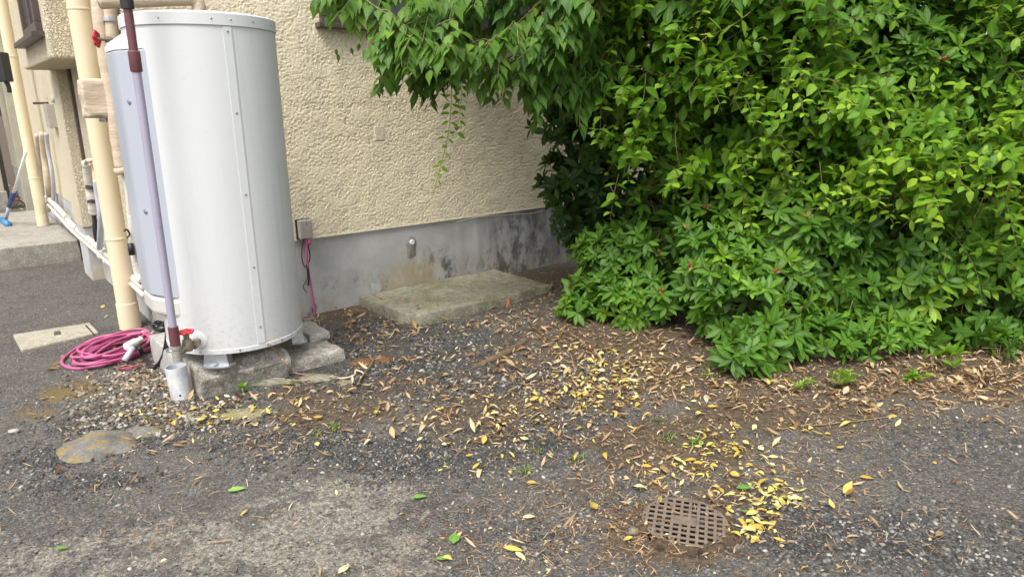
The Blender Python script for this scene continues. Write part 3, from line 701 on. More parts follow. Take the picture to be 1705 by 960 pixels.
# pipes along the foundation of the side wall
def along(name, mat, pxs, r, label, off=.06, wob=0.):
    x = MB(); pts = spline([WS(px, py, S0 - off) for px, py in pxs], 8)
    x.tube(pts, r, 12); return x
t = thing('foundation_pipe', B(.79, 6, .3), 'thick white water pipe running along the side foundation, the upper of the two', 'pipe', 'white pipes along the side foundation')
along('', None, [(78, 328), (100, 350), (118, 372), (150, 400), (187, 430), (240, 478)], .024, '').build('pipe', M['pipe_white'], t, True)
for (px, py) in ((112, 362), (129, 379), (160, 408)):
    c = WS(px, py, .79); x = MB(); x.lathe(c - D2 * .02, D2, [(0, .029), (.035, .029)], 14); x.build('coupling', M['pipe_white'], t, True, autos=40)
t = thing('foundation_pipe', B(.77, 5.6, .2), 'thinner white water pipe on the side foundation, the lower of the two', 'pipe', 'white pipes along the side foundation')
along('', None, [(78, 338), (96, 358), (122, 386), (160, 419), (187, 443), (240, 492)], .014, '', .08).build('pipe', M['pipe_white'], t, True)
for (px, py) in ((92, 353), (168, 427), (178, 436)):
    c = WS(px, py, .77); x = MB(); x.lathe(c - D2 * .02, D2, [(0, .02), (.06, .02)], 14); x.build('coupling', M['pipe_white'], t, True, autos=40)
# lagged riser with black tape
lr = thing('lagged_riser', B(.78, 5.2, .3), 'pale lagged riser pipe with two black tape bands on the side wall', 'pipe')
x = MB(); pts = spline([WS(146, 270, .78), WS(149, 300, .78), WS(154, 330, .78), WS(157, 355, .78)], 8); x.tube(pts, [.036 * (1 + .12 * noise.noise(p * 13)) for p in pts], 14); x.build('lagging', M['tape_white'], lr, True)
for (px, py) in ((152, 312), (155, 335)):
    x = MB(); c = WS(px, py, .78); x.lathe(c - Vector((0, 0, .014)), (0.15, .2, 1), [(0, .0395), (.026, .0395)], 14); x.build('tape_band', M['dark'], lr, True, autos=40)
x = MB(); x.tube(spline([WS(143, 272, .76), WS(146, 267, .74), WS(150, 268, .74), WS(153, 266, .75)], 4), .014, 8); x.build('lagging_fray', M['tape'], lr, True)
x = MB(); x.tube([WS(157, 358, .78), WS(158, 385, .78), WS(162, 402, .78)], .015, 8); x.build('lower_pipe', M['dark'], lr, True)
hr = MB(); hr.tube(spline([WS(160, 300, .74), WS(163, 325, .74), WS(168, 360, .74), WS(167, 395, .74), WS(166, 412, .76)], 8), .020, 12)
solo(hr.build('riser_hose', M['pipe_grey'], None, True), 'smooth grey blue hose rising beside the lagged riser', 'hose')
hr = MB(); hr.tube(spline([WS(157, 270, .76), WS(158, 285, .76), WS(160, 302, .75)], 5), .018, 10)
solo(hr.build('riser_sleeve', simple('copper_lagging', (.55, .36, .24), .7, .2, 20), None, True), 'short coppery pipe sleeve at the top of the grey hose', 'pipe sleeve')
# risers near the far pipe
rg = 'risers beyond the bay'
for k, (P1, r, mt, lab) in enumerate([
    ([(61, 225), (64, 260), (68, 300), (72, 330)], .022, 'tape_white', 'pale lagged riser closest to the far downpipe'),
    ([(69, 222), (73, 260), (80, 300), (82, 335), (80, 350)], .026, 'tape', 'tan lagged riser in the middle of the three far risers'),
    ([(77, 222), (80, 250), (87, 290), (89, 320), (87, 345)], .018, 'pipe_grey', 'smooth grey riser hose curving down to the white pipes')]):
    x = MB(); pts = spline([WS(px, py, .80) for px, py in P1], 6); x.tube(pts, [r * (1 + .1 * noise.noise(p * 12)) for p in pts], 12)
    solo(x.build('riser_pipe', M[mt], None, True), lab, 'pipe', rg)
x = MB(); x.tube(spline([WS(42, 268, .8), WS(46, 300, .8), WS(52, 335, .8), WS(56, 352, .8)], 6), .03, 10)
solo(x.build('bent_pipe', M['pipe_grey'], None, True), 'grey bent pipe on the landing behind the far downpipe', 'pipe')
# meter box and bracket
c_ = WS(80, 193, .80); s_, t_, z_ = ST(c_)
mb_ = MB(); mb_.box(.785, .86, t_ - .09, t_ + .09, z_ - .10, z_ + .10); solo(mb_.build('wall_box', M['box_grey'], None, bevel=.006), 'small grey metal box on the side wall under the bay', 'box')
c_ = WS(94, 168, .78); mb_ = MB(); mb_.lathe(c_ - D2 * .03, D2, [(0, .025), (.10, .025)], 12); mb_.tube([c_, c_ + D1 * .1], .012, 8); solo(mb_.build('pipe_bracket', M['steel'], None, True, autos=40), 'shiny steel pipe bracket beside the grey wall box', 'bracket')
c_ = WS(69, 172, .80); mb_ = MB(); mb_.boxm((.12, .05, .02), Matrix.Translation(c_)); solo(mb_.build('vent_hood', M['wood_dark'], None), 'tiny dark hood above the grey wall box', 'vent hood')

# far left: porch posts, lamp, mop
pp = MB(); s_, t_ = .60, 11.2
pp.box(s_ - .14, s_ + .02, t_ + .3, t_ + .5, -.05, 4); pt_ = thing('porch_post', B(s_, t_ + .3, 0), 'beige porch post at the far left behind the landing', 'post'); pp.build('shaft', simple('porch_beige', (.44, .40, .31), .7, .1, 8, .2), pt_, bevel=.01)
x = MB(); x.box(s_ - .16, s_ + .04, t_ + .28, t_ + .52, -.05, .25); x.build('plinth', M['landing'], pt_, bevel=.01)
lp = thing('wall_lamp', WS(2, 112, .55), 'black wall lamp at the far left edge', 'lamp')
c = WS(2, 112, .55); x = MB(); x.boxm((.11, .10, .24), Matrix.Translation(c)); x.build('lamp_body', M['dark'], lp, bevel=.01)
x = MB(); x.tube(spline([c + Vector((0, 0, -.08)), c + Vector((.03, 0, -.15)), c + Vector((.03, 0, -.21))], 4), .018, 8); x.build('lamp_arm', M['dark'], lp, True)
pw = MB(); s_, t_, z_ = ST(Y(3, 110, 6.46)); pw.box(.70, S0 - .002, 9.7, 9.85, -.05, 4.6); pw.box(-1.5, .699, 11.6, 11.75, 1.9, 4.6); pw.build('porch_wall', simple('porch_grey', (.36, .34, .27), .8, .12, 6, .3), None)
tag(bpy.data.objects['porch_wall'], 'narrow grey beige return wall behind the far downpipe at the left edge', 'wall')
fw_ = MB(); fw_.box(-3.5, S0 - .1, 12.9, 13.05, .0, 1.3)
tag(fw_.build('far_fence', simple('dark_fence', (.07, .065, .06), .8, .2, 12, .3), None), 'dark low fence far behind the landing', 'fence')
mp = thing('mop', G(10, 372, .185), 'white handled mop with a blue head leaning by the far downpipe', 'mop')
a_, b_ = G(9, 366, .22), WS(43, 254, .62)
def lerp(a, b, t): return a + (b - a) * t
x = MB(); x.tube([lerp(a_, b_, .42), b_], .014, 10); x.build('handle', M['white_plastic'], mp, True)
x = MB(); x.tube([lerp(a_, b_, .22), lerp(a_, b_, .44)], .023, 10); x.build('grip', M['blue_dark'], mp, True)
x = MB(); x.tube([lerp(a_, b_, .02), lerp(a_, b_, .24)], .018, 10); x.build('sleeve', M['pipe_grey'], mp, True)
x = MB(); x.tube([G(4, 366, .21), G(14, 374, .20)], .032, 10); x.build('head', M['blue'], mp, True)

# ------------------------------------------------------------ TANK
TC = (1.01, 3.41); TR = .317; TZ0, TZ1 = .216, 1.685
tank = thing('water_heater', B(TC[0], TC[1], .11), 'tall white cylindrical water heater tank standing on concrete blocks', 'water heater')
cB = B(TC[0], TC[1], 0)
def rim(a, r, z): return B(TC[0] + cos(a) * r, TC[1] + sin(a) * r, z)
x = MB(); n = 128; x.lathe(cB, UP, [(TZ0, TR - .02), (TZ0 + .001, TR - .003), (TZ0 + .03, TR), (TZ1 - .05, TR), (TZ1 - .049, TR - .01)], n)
x.build('body', M['tank'], tank, True, autos=40)
x = MB(); x.lathe(cB, UP, [(TZ1 - .052, TR + .001), (TZ1 - .052, TR + .006), (TZ1 - .006, TR + .006), (TZ1, TR), (TZ1 + .004, TR - .02), (TZ1 + .03, .05)], n, False)
x.build('lid', M['tank'], tank, True, autos=40)
x = MB(); x.lathe(cB, UP, [(TZ0 - .008, TR - .004), (TZ0 - .008, TR + .001), (TZ0 + .012, TR + .0018), (TZ0 + .013, TR)], n); x.build('base_ring', M['tank'], tank, True, autos=40)
# seam strip
aS = math.atan2(3.0905 - 3.41, 1.026 - 1.01)
x = MB(); vs = []; wA = .021 / TR * 1
for z in (TZ0 + .02, TZ1 - .056):
    for da, rr in ((-wA, TR - .002), (-wA, TR + .0035), (wA * .55, TR + .0035), (wA, TR + .0005), (wA, TR - .002)):
        vs.append(rim(aS + da, rr, z))
x.add(vs, [(i, i + 1, i + 6, i + 5) for i in range(4)] + [(0, 1, 2, 3, 4), (5, 6, 7, 8, 9)]); x.build('seam_strip', M['tank'], tank)
def screw(c, nrm, r=.005, parent=tank):
    mb = MB(); mb.lathe(c, nrm, [(-.002, r), (.0015, r), (.003, r * .6)], 10); return mb.build('screw', M['screw'], parent, True, autos=40)
for z in (TZ1 - .075, 1.28, .93, .60, TZ0 + .10): screw(rim(aS - .012, TR + .004, z), (rim(aS, 1, 0) - rim(aS, 0, 0)))
for a in (-2.85, -2.35, -1.72, -1.48, -1.15, -.75): screw(rim(a, TR + .006, TZ1 - .028), rim(a, 1, 0) - rim(a, 0, 0), .0042)
for a in (-2.4, -1.85, -1.45, -1.2, -.8): screw(rim(a, TR + .004, TZ0 + .006), rim(a, 1, 0) - rim(a, 0, 0), .005)
# service cover on the left
poly = [(.738, 3.25), (.705, 3.285), (.652, 3.41), (.648, 3.44), (.65, 3.60), (.70, 3.62), (.80, 3.6), (.80, 3.3)]
cz0, cz1 = .47, 1.54
x = MB(); x.prism(poly, cz0, cz1); cov = x.build('service_cover', M['tank_cover'], tank, bevel=.006)
x = MB(); n_ = len(poly); inner = [(.76 + (a - .76) * .55, b) for a, b in poly]
top = [(.80 - (.80 - a) * .45, b * .6 + 3.45 * .4) for a, b in poly]
lay = [(poly, cz1 + .002, 1.004), (poly, cz1 + .022, 1.0), ([(.80 - (.80 - a) * .93, b) for a, b in poly], cz1 + .04, 1), ([(.80 - (.80 - a) * .5, b) for a, b in poly], cz1 + .085, 1), ([(.80 - (.80 - a) * .25, b) for a, b in poly], cz1 + .10, 1)]
vs = [B(a, b, z) for pl, z, _ in lay for a, b in pl]
fs = [(i * n_ + j, i * n_ + (j + 1) % n_, (i + 1) * n_ + (j + 1) % n_, (i + 1) * n_ + j) for i in range(4) for j in range(n_)] + [tuple(range(n_))[::-1], tuple(4 * n_ + j for j in range(n_))]
x.add(vs, fs); x.build('cover_cap', M['tank'], tank, True, autos=50)
x = MB(); x.prism([(.80 - (.80 - a) * .99, b) for a, b in poly], cz0 - .095, cz0 - .003); x.build('cover_skirt', tank_mat('skirt_grey', (.56, .55, .51)), tank, bevel=.02, segs=3)
cn = (B(-.12, -.05, 0)).normalized()
cn = B(3.285 - 3.41, -(.705 - .652) * -1 * -1, 0)     # outward normal of the cover's front face
cn = Vector(B(-(3.41 - 3.285), -(.705 - .652), 0)).normalized()
for (k, z) in ((.35, 1.33), (.35, .86)):
    q = (.705 + (.652 - .705) * (1 - k), 3.285 + (3.41 - 3.285) * (1 - k))
    mb = MB(); mb.lathe(B(q[0], q[1], z), cn, [(0, .013), (.002, .012), (.003, .006), (.005, .005)], 14); mb.build('screw', M['screw'], tank, True, autos=40)
# feet
for a in (-2.2, -.12, 1.2, 2.6):
    c = rim(a, TR - .035, 0); zf = .147 if a != -.12 else .112
    x = MB(); rr = rim(a, 1, 0) - rim(a, 0, 0); tt = UP.cross(rr); hh = TZ0 - zf
    P8 = [c + rr * u + tt * v_ + UP * z for z, wd in ((zf + .005, .058), (TZ0 + .006, .046)) for u, v_ in ((-.03, -wd), (.03, -wd), (.03, wd), (-.03, wd))]
    x.add(P8, [(0, 3, 2, 1), (4, 5, 6, 7), (0, 1, 5, 4), (1, 2, 6, 5), (2, 3, 7, 6), (3, 0, 4, 7)])
    pl_ = [(.055, -.035), (.045, -.062), (0, -.08), (-.03, -.07), (-.03, .07), (0, .08), (.045, .062), (.055, .035)]
    n8 = len(pl_); x.add([c + rr * u + tt * v_ + UP * (zf + dz) for dz in (0, .006) for u, v_ in pl_], [tuple(range(n8))[::-1], tuple(range(n8, 2 * n8))] + [(i, (i + 1) % n8, n8 + (i + 1) % n8, n8 + i) for i in range(n8)])
    x.lathe(c + rr * .042 + UP * (zf + .005), UP, [(0, .009), (.010, .009), (.014, .005)], 6)
    x.build('foot', M['steel'], tank, True, autos=40)
# drain outlet: flange, brass valve, red handle
fl = min((( (ST(Y(331, 566, 2.85 + k * .004))[0] - TC[0]) ** 2 + (ST(Y(331, 566, 2.85 + k * .004))[1] - TC[1]) ** 2 - TR ** 2) ** 2, k) for k in range(60)); fl = Y(331, 566, 2.85 + fl[1] * .004); fn = Vector(B(-.55, -.83, 0)).normalized()
x = MB(); x.lathe(fl, fn, [(-.01, .040), (.006, .040), (.010, .034), (.011, .02)], 28); x.build('outlet_flange', M['white_plastic'], tank, True, autos=40)
PP0 = Y(294.5, 590, 2.82); PT = Y(213.5, 20, 2.82); PAX = (PT - PP0).normalized(); PP = PP0 - PAX * (PP0.z / PAX.z)
x = MB(); vc = lerp(fl + fn * .05, PP0, .40) + UP * .008
x.tube([fl + fn * .005, fl + fn * .045], .0135, 14); x.lathe(fl + fn * .04, fn, [(0, .022), (.028, .022)], 6)
x.tube([fl + fn * .045, vc, PP0 + UP * .0], .017, 12); x.lathe(vc, UP, [(-.02, .020), (.0, .026), (.02, .022), (.032, .019), (.034, .013), (.055, .012)], 12)
val = x.build('drain_valve', M['brass'], tank, True, autos=40)
wheel(vc + UP * .068, UP, .029, val)

# discharge pole
def zat2(py): return min((abs(projy(PP + PAX * (i / 400)) - py), i / 400) for i in range(40, 1000))[1]
pole = thing('discharge_pipe', PP0 + UP * -.03, 'thin lilac grey discharge pipe with maroon joints rising in front of the tank', 'pipe')
za, zb1, zc, zd_ = zat2( 15), zat2( 85), zat2( 118), zat2( 545)
ze = zat2( 574)
x = MB(); x.lathe(PP, PAX, [(zd_ - .02, .0165), (zc + .01, .0165)], 20); x.build('lower_pipe', M['pole'], pole, True, autos=40)
x = MB(); x.lathe(PP, PAX, [(zb1 - .01, .0165), (za + .02, .0165)], 20); x.build('upper_pipe', M['maroon'], pole, True, autos=40)
x = MB(); x.lathe(PP, PAX, [(zc - .004, .020), (zc + .002, .0225), (zb1 - .004, .0225), (zb1, .019)], 20); x.build('coupling', M['maroon'], pole, True, autos=40)
x = MB(); x.lathe(PP, PAX, [(ze + .0, .020), (ze + .001, .0215), (zd_ + .004, .0215), (zd_ + .006, .018)], 20); x.build('socket', M['maroon'], pole, True, autos=40)
x = MB(); x.lathe(PP, PAX, [(za, .0165), (za, .024), (2.9, .024), (2.9, .01)], 20); x.build('insulation', M['black_rubber'], pole, True, autos=40)
x = MB(); x.lathe(PP, PAX, [(ze - .075, .015), (ze - .075, .019), (ze - .02, .019), (ze - .018, .0225), (ze - .002, .0225), (ze - .001, .015)], 20); x.build('elbow', M['grey_zinc'], pole, True, autos=40)
# upright open tube on the gravel
tb = G(303, 661); tt = MB(); R2 = .046; hT = .155
tt.lathe(tb, UP + Vector((-.06, .0, 0)), [(0, R2 - .004), (0, R2), (hT, R2), (hT, R2 - .004), (.01, R2 - .004), (.01, .001)], 36, False, False)
tb_ = thing('open_tube', tb, 'short chalky galvanised tube standing open below the discharge pipe', 'tube'); tt.build('tube_wall', M['tube'], tb_, True, autos=40)
hd = (G(308, 658, 0) - tb); hd = Vector((.35, -1, 0)).normalized(); x = MB(); x.lathe(tb + hd * (R2 - .003) + UP * .028, hd, [(0, .0045), (.0042, .0045)], 10); x.build('drain_hole', M['pit'], tb_)

# blocks
bg_ = 'concrete blocks under the tank'
a = rough_box(.745, 1.175, 3.150, 3.42, -.04, .146, .012, .007, .0055, 1)
for i, v in enumerate(a.v):      # chamfered front arris
    s_, t_, z_ = ST(v); lim = .100 + (t_ - 3.155) * .9
    if z_ > lim: a.v[i] = Vector((v.x, v.y, lim + .003 * noise.noise(v * 30)))
    a.v[i] = a.v[i] + D2 * .025 * max(0, (.09 - z_) / .09) * (1 if t_ < 3.25 else 0)
solo(a.build('concrete_block', M['block'], None, True, autos=60), 'long grey concrete block with worn edges under the front of the tank', 'concrete block', bg_)
b0 = ST(G(484, 604, .065)); b1 = ST(G(572, 580, .065)); b2 = ST(G(553, 566, .065))
a = rough_box(1.178, b1[0], (b0[1] + b1[1]) / 2, 3.56, -.04, .066, .012, .006, .008, 2)
solo(a.build('concrete_block', M['block'], None, True, autos=60), 'low wet concrete block to the right of the long one', 'concrete block', bg_)
c0 = ST(G(517, 571.6, .066)); c1 = ST(G(551.5, 566, .066)); c2 = ST(G(516, 534, .112)); c3 = ST(G(516, 557.7, .112))
a = rough_box(c0[0], c0[0] + .115, c0[1], c0[1] + .26, .066, .112, .014, .005, .003, 4)
solo(a.build('concrete_block', M['block_light'], None, True, autos=60), 'pale square concrete block stacked on the low wet one', 'concrete block', bg_)
a = rough_box(.70, .86, 3.43, 3.90, -.04, .146, .03, .012, .005, 6)
solo(a.build('concrete_block', M['block_light'], None, True, autos=60), 'pale concrete block under the rear left of the tank', 'concrete block', bg_)
a = rough_box(1.06, 1.36, 3.57, 3.84, -.04, .146, .03, .012, .005, 8)
solo(a.build('concrete_block', M['block'], None, True, autos=60), 'grey concrete block hidden under the rear right of the tank', 'concrete block', bg_)

# ------------------------------------------------------------ hose coil, nozzle
hz = thing('garden_hose', G(185, 590), 'coiled pink garden hose heaped on the asphalt with its nozzle', 'hose')
pts = []; hc0 = G(196, 588, 0); turns = 10; N_ = turns * 26
ax1 = (G(240, 560) - G(130, 608)).normalized(); ax2 = Vector((-ax1.y, ax1.x, 0))
for i in range(N_):
    a = 2 * pi * i / 26; tr = int(i / 26)
    k = i / N_
    ra = .205 + .035 * sin(tr * 2.1) + .012 * sin(a * 3 + tr); rb = .120 + .045 * sin(tr * 1.7 + 1) + .01 * sin(a * 2 + tr * 2)
    c = hc0 + ax1 * (.025 * sin(tr * 1.3)) + ax2 * (.035 * cos(tr * 2.6))
    pts.append(c + ax1 * ra * cos(a) + ax2 * rb * sin(a) + UP * (.010 + .0060 * tr + .006 * sin(a * 2 + tr * 1.9)))
x = MB(); x.tube(pts, .0074, 8)
x.tube(spline([G(232, 556, .03), G(180, 558, .05), G(140, 572, .012), G(106, 596, .01), G(108, 609, .01), G(135, 613, .01), G(185, 603, .02), G(225, 582, .04)], 8), .0082, 8)
x.build('coil', M['hose'], hz, True)
x = MB(); x.lathe(G(209, 578, .085), (G(240, 562, .095) - G(209, 578, .085)), [(0, .014), (.005, .022), (.07, .023), (.075, .017), (.11, .016), (.112, .012)], 18); nz = x.build('nozzle', M['white_plastic'], hz, True, autos=40)
x = MB(); x.tube([G(222, 578, .08), G(207, 600, .03)], .015, 12); x.build('nozzle_grip', M['pipe_grey'], nz, True)
x = MB()
for k in range(6):
    c = G(240 + random.uniform(-4, 12), 560 + random.uniform(-6, 3), .05); a = rv(); b = a.orthogonal().normalized()
    x.tube([c + (a * cos(t) + b * sin(t)) * .018 for t in np.linspace(0, 2 * pi, 17)], .0022, 5, False)
x.build('wire_tie', M['wire_white'], hz, True)
x = MB(); x.tube(spline([G(270, 600, .012), G(262, 598, .02), G(252, 612, .012), G(236, 603, .012), G(222, 610, .008), G(198, 612, .006)], 4)[0:1] + spline([G(196, 614, .008), G(205, 608, .008), G(219, 609, .008), G(218, 613, .008), G(199, 613, .008)], 4), .003, 6); x.build('strap', M['foam'], hz, True)
bh = MB(); F0 = 3.25
bh.tube(spline([G(232, 578, .08), G(240, 592, .02), G(252, 610, .012), G(264, 606, .02), Y(273, 590, 3.25), Y(278, 565, 3.2), Y(280, 540, 3.2), Y(277, 520, 3.22), Y(272, 514, 3.25)], 8), .0115, 12)
solo(bh.build('black_hose', M['black_rubber'], None, True), 'short black hose looping down from the tank to the nozzle', 'hose')
x = MB(); x.tube([Y(255, 514, 3.4), Y(265, 517, 3.3), Y(278, 522, 3.22)], [.012, .016, .012], 10); solo(x.build('hose_elbow', M['grey_zinc'], None, True), 'grey elbow fitting at the top of the short black hose', 'fitting')
x = MB()
for k in range(5):
    c = Y(267, 542, 3.5) + rv() * .01; a = (UP * .2 + rv() * .4).normalized(); b = a.orthogonal().normalized(); a = a.cross(b)
    x.tube([c + (a * .035 * cos(t) + b * .022 * sin(t)) for t in np.linspace(0, 2 * pi, 17)], .005, 6, False)
solo(x.build('cable_bundle', M['black_rubber'], None, True), 'small black cable bundle tucked behind the discharge pipe', 'cable')

# concrete lid in the asphalt
L_ = [G(22, 560), G(36, 586), G(165, 556), G(150, 540)]
x = MB(); a, b, c, d = (ST(p) for p in L_)
pl = [(a[0], a[1]), (b[0], b[1]), (c[0], c[1]), (d[0], d[1])]
x.prism(pl, -.03, .014); lid = thing('meter_lid', G(95, 562), 'flat tan concrete meter lid set in the asphalt left of the hose', 'lid'); lf = x.build('lid_slab', M['lid'], lid, bevel=.006)
x = MB(); x.prism([(s_ * .5 + t_ * .0, t_) for s_, t_ in []] or [(ST(G(142, 545))[0], ST(G(142, 545))[1]), (ST(G(156, 560))[0], ST(G(156, 560))[1]), (ST(G(158, 560))[0], ST(G(158, 560))[1]), (ST(G(145, 545))[0], ST(G(145, 545))[1])], .010, .0155)
x.build('groove', M['pit'], lid)
x = MB(); x.prism([ST(G(90, 556))[:2], ST(G(91, 562))[:2], ST(G(103, 560))[:2], ST(G(101, 554))[:2]], .010, .0165); x.build('lift_hole', M['wood_dark'], lid, bevel=.002)

# ------------------------------------------------------------ grate
gc = Vector((.545, 1.915, 0)); ga = radians(-17); gu = Vector((cos(ga), sin(ga), 0)); gw = Vector((-sin(ga), cos(ga), 0))
drain = thing('drain_grate', gc, 'round dusty iron drain grate with square holes half sunk in soil', 'drain grate')
R3 = .132; pit = .0265; x = MB()
gm = Matrix(((*gu, 0), (*gw, 0), (*UP, 0), (0, 0, 0, 1))).transposed()
for k in range(-4, 6):
    o_ = (k - .5) * pit; 
    if abs(o_) >= R3: continue
    hl = sqrt(R3 ** 2 - o_ ** 2)
    for (dd, ww, zz) in ((0, .0100, .0128), (1, .0095, .0122)):
        m4 = gm.copy(); m4.translation = gc + (gu if dd == 0 else gw) * o_ + UP * zz
        x.boxm((ww, 2 * hl, .005) if dd == 0 else (2 * hl, ww, .005), m4)
m4 = gm.copy(); m4.translation = gc + UP * .0132; x.boxm((pit * 2.6, pit * 1.7, .005), m4)
pts = [gc + (gu * cos(t) + gw * sin(t)) * R3 + UP * .011 for t in np.linspace(0, 2 * pi, 49)]
x.tube(pts, .0042, 6, False); x.build('grid', M['grate'], drain, bevel=.0015)
x = MB(); x.lathe(gc, UP, [(-.066, R3 * .98), (-.064, R3 * .98)], 40); x.build('sump', M['pit'], drain)
x = MB(); x.lathe(gc, UP, [(-.064, R3 - .006), (.004, R3 - .006), (.004, R3 - .001), (-.064, R3 - .001)], 40, False, False); x.build('shaft', M['pit'], drain)

x = MB()
for k in range(34):
    a = random.choice((random.uniform(-2.6, .3), random.uniform(-2.2, -.2), random.uniform(0, 6.3))); rr = random.uniform(.126, .150)
    b_ = blob(gc + Vector((cos(a) * rr, sin(a) * rr, .002)), (random.uniform(.018, .034), random.uniform(.014, .024), random.uniform(.012, .017)), k + 40, .5, 2, 2.); x.add(b_.v, b_.f)
sm = Mt('dark_soil'); smm = sm.fin(sm.mix(sm.ramp(sm.noise(60, 6, .7), (.35, 0.), (.65, 1.)), (.040, .030, .021), (.12, .085, .055)), .9, sm.bump(sm.noise(150, 5, .7), .8, .004), spec=.2)
tag(x.build('loose_soil', smm, None, True), 'dark soil washed over the rim of the drain grate', 'soil', kind='stuff')

# ------------------------------------------------------------ stones and oddments
rk = blob(G(165, 752, -.025), (.150, .135, .066), 2, .20, 4); solo(rk.build('boulder', M['rock'], None, True), 'rounded grey boulder with yellow moss half buried in the asphalt', 'boulder')
rk = blob(G(238, 722, -.012), (.10, .055, .024), 5, .3, 3); solo(rk.build('flat_stone', M['rock'], None, True), 'flat mossy stone edge right behind the boulder', 'stone')
rk = blob(G(402, 692, -.01), (.14, .065, .020), 8, .3, 3); solo(rk.build('flat_stone', M['flat'], None, True), 'flat tan stone in the soil below the blocks', 'stone')
rk = blob(G(528, 630, .004), (.095, .055, .016), 11, .5, 3, 2.2); solo(rk.build('concrete_shard', M['chip'], None, True), 'broken mossy concrete shard at the foot of the blocks', 'shard')
rk = blob(G(455, 640, -.004), (.16, .028, .030), 31, .6, 4, 3.); solo(rk.build('concrete_shard', M['chip'], None, True), 'crumbling concrete lip along the foot of the long block', 'shard')
rk = blob(G(577, 638, .004), (.045, .035, .013), 14, .5, 3, 2.2); solo(rk.build('concrete_shard', M['chip'], None, True), 'smaller concrete shard right of the mossy shard', 'shard')
rk = blob(G(610, 604, .0), (.085, .052, .020), 17, .3, 3); solo(rk.build('rusty_stone', M['rust'], None, True), 'rust orange stone, the left of a pair', 'stone', 'rusty stones')
rk = blob(G(637, 600, .0), (.06, .05, .018), 19, .3, 3); solo(rk.build('rusty_stone', M['rust'], None, True), 'rust orange stone, the right of a pair', 'stone', 'rusty stones')
rk = blob(G(1055, 884, .008), (.017, .016, .013), 22, .25, 3); solo(rk.build('grey_stone', M['rock'], None, True), 'small round grey stone left of the drain grate', 'stone')
rk = blob(G(23, 717, .004), (.022, .014, .010), 25, .25, 3); solo(rk.build('pale_stone', M['block_light'], None, True), 'single pale pebble on the asphalt at the left edge', 'stone')
rk = blob(G(380, 600, .0), (.02, .02, .01), 29, .3, 2)
x = MB(); c = G(845, 510, -.01); x.lathe(c, UP + Vector((.12, 0, 0)), [(0, .022), (.05, .016), (.055, .012)], 12); solo(x.build('terracotta_peg', M['terracotta'], None, True, autos=40), 'small terracotta peg stuck in the soil in front of the slab', 'peg')
x = MB(); x.tube(spline([Y(449, 573, 3.0), G(458, 582, .150), G(470, 598, .122), G(480, 611, .075), G(490, 620, .02), G(520, 625, .012)], 8), .0028, 6)
solo(x.build('earth_wire', M['copper'], None, True), 'bare copper earth wire draped over the front block', 'wire')
x = MB(); x.tube(spline([G(553, 629, .01), G(572, 629, .02), G(590, 624, .02), G(592, 616, .025), G(605, 621, .02), G(600, 630, .012)], 6), .0035, 6)
solo(x.build('loose_wire', M['wire_white'], None, True), 'loose ivory wire bent on the soil beside the shards', 'wire')
x = MB(); pts = spline([G(788, 612, -.004), G(815, 600, .008), G(838, 590, .010), G(862, 576, .008), G(888, 560, -.004)], 8)
x.tube(pts, [.012 + .010 * sin(pi * i / len(pts)) + .004 * noise.noise(p * 30) for i, p in enumerate(pts)], 8); solo(x.build('surface_root', M['bark'], None, True), 'brown surface root lying across the gravel towards the shrub', 'root')
x = MB(); x.tube(spline([G(595, 640, .02), G(606, 622, .022), G(618, 606, .026), G(622, 598, .02)], 4), .004, 5); x.tube(spline([G(1500, 698, .01), G(1480, 694, .012), G(1430, 700, .012), G(1350, 708, .01)], 4), .003, 5)
solo(x.build('fallen_twigs', M['twig'], None, True), 'thin dry twigs lying on the soil', 'twigs', kind='stuff')

# ------------------------------------------------------------ gravel (uncountable)
def stones(name, mat, pts, sub=1):
    bm = bmesh.new(); bmesh.ops.create_icosphere(bm, subdivisions=sub, radius=1); base = np.array([v.co[:] for v in bm.verts]); F = np.array([[q.index for q in f.verts] for f in bm.faces]); bm.free()
    tm = []
    for k in range(10):
        tm.append(np.array([np.array(p) * (1 + .45 * noise.noise(Vector(p) * 1.5 + Vector((k * 5., 0, 0)))) for p in base]))
    nV = len(base); V = np.zeros((len(pts), nV, 3)); C = np.zeros(len(pts))
    for i, (x_, y_, z_, r, c) in enumerate(pts):
        a = random.random() * 6.3; ca, sa = cos(a), sin(a); b = tm[random.randrange(10)] * np.array((random.uniform(.8, 1.5), random.uniform(.7, 1.1), random.uniform(.45, .8))) * r
        tl = random.gauss(0, .35); b = np.stack([b[:, 0] * cos(tl) - b[:, 2] * sin(tl), b[:, 1], b[:, 0] * sin(tl) + b[:, 2] * cos(tl)], -1)
        V[i] = np.stack([b[:, 0] * ca - b[:, 1] * sa + x_, b[:, 0] * sa + b[:, 1] * ca + y_, b[:, 2] + z_], -1); C[i] = c
    FF = (F[None] + (np.arange(len(pts)) * nV)[:, None, None]).reshape(-1, 3); V = V.reshape(-1, 3)
    me = bpy.data.meshes.new(name); me.vertices.add(len(V)); me.vertices.foreach_set('co', V.ravel())
    me.loops.add(FF.size); me.loops.foreach_set('vertex_index', FF.ravel().astype(np.int32)); me.polygons.add(len(FF))
    me.polygons.foreach_set('loop_start', np.arange(0, FF.size, 3, dtype=np.int32)); me.update(calc_edges=True)
    at = me.attributes.new('leafrnd', 'FLOAT', 'POINT'); at.data.foreach_set('value', np.repeat(C, nV).astype(np.float32))
    me.materials.append(mat); o = bpy.data.objects.new(name, me); sc.collection.objects.link(o); return o
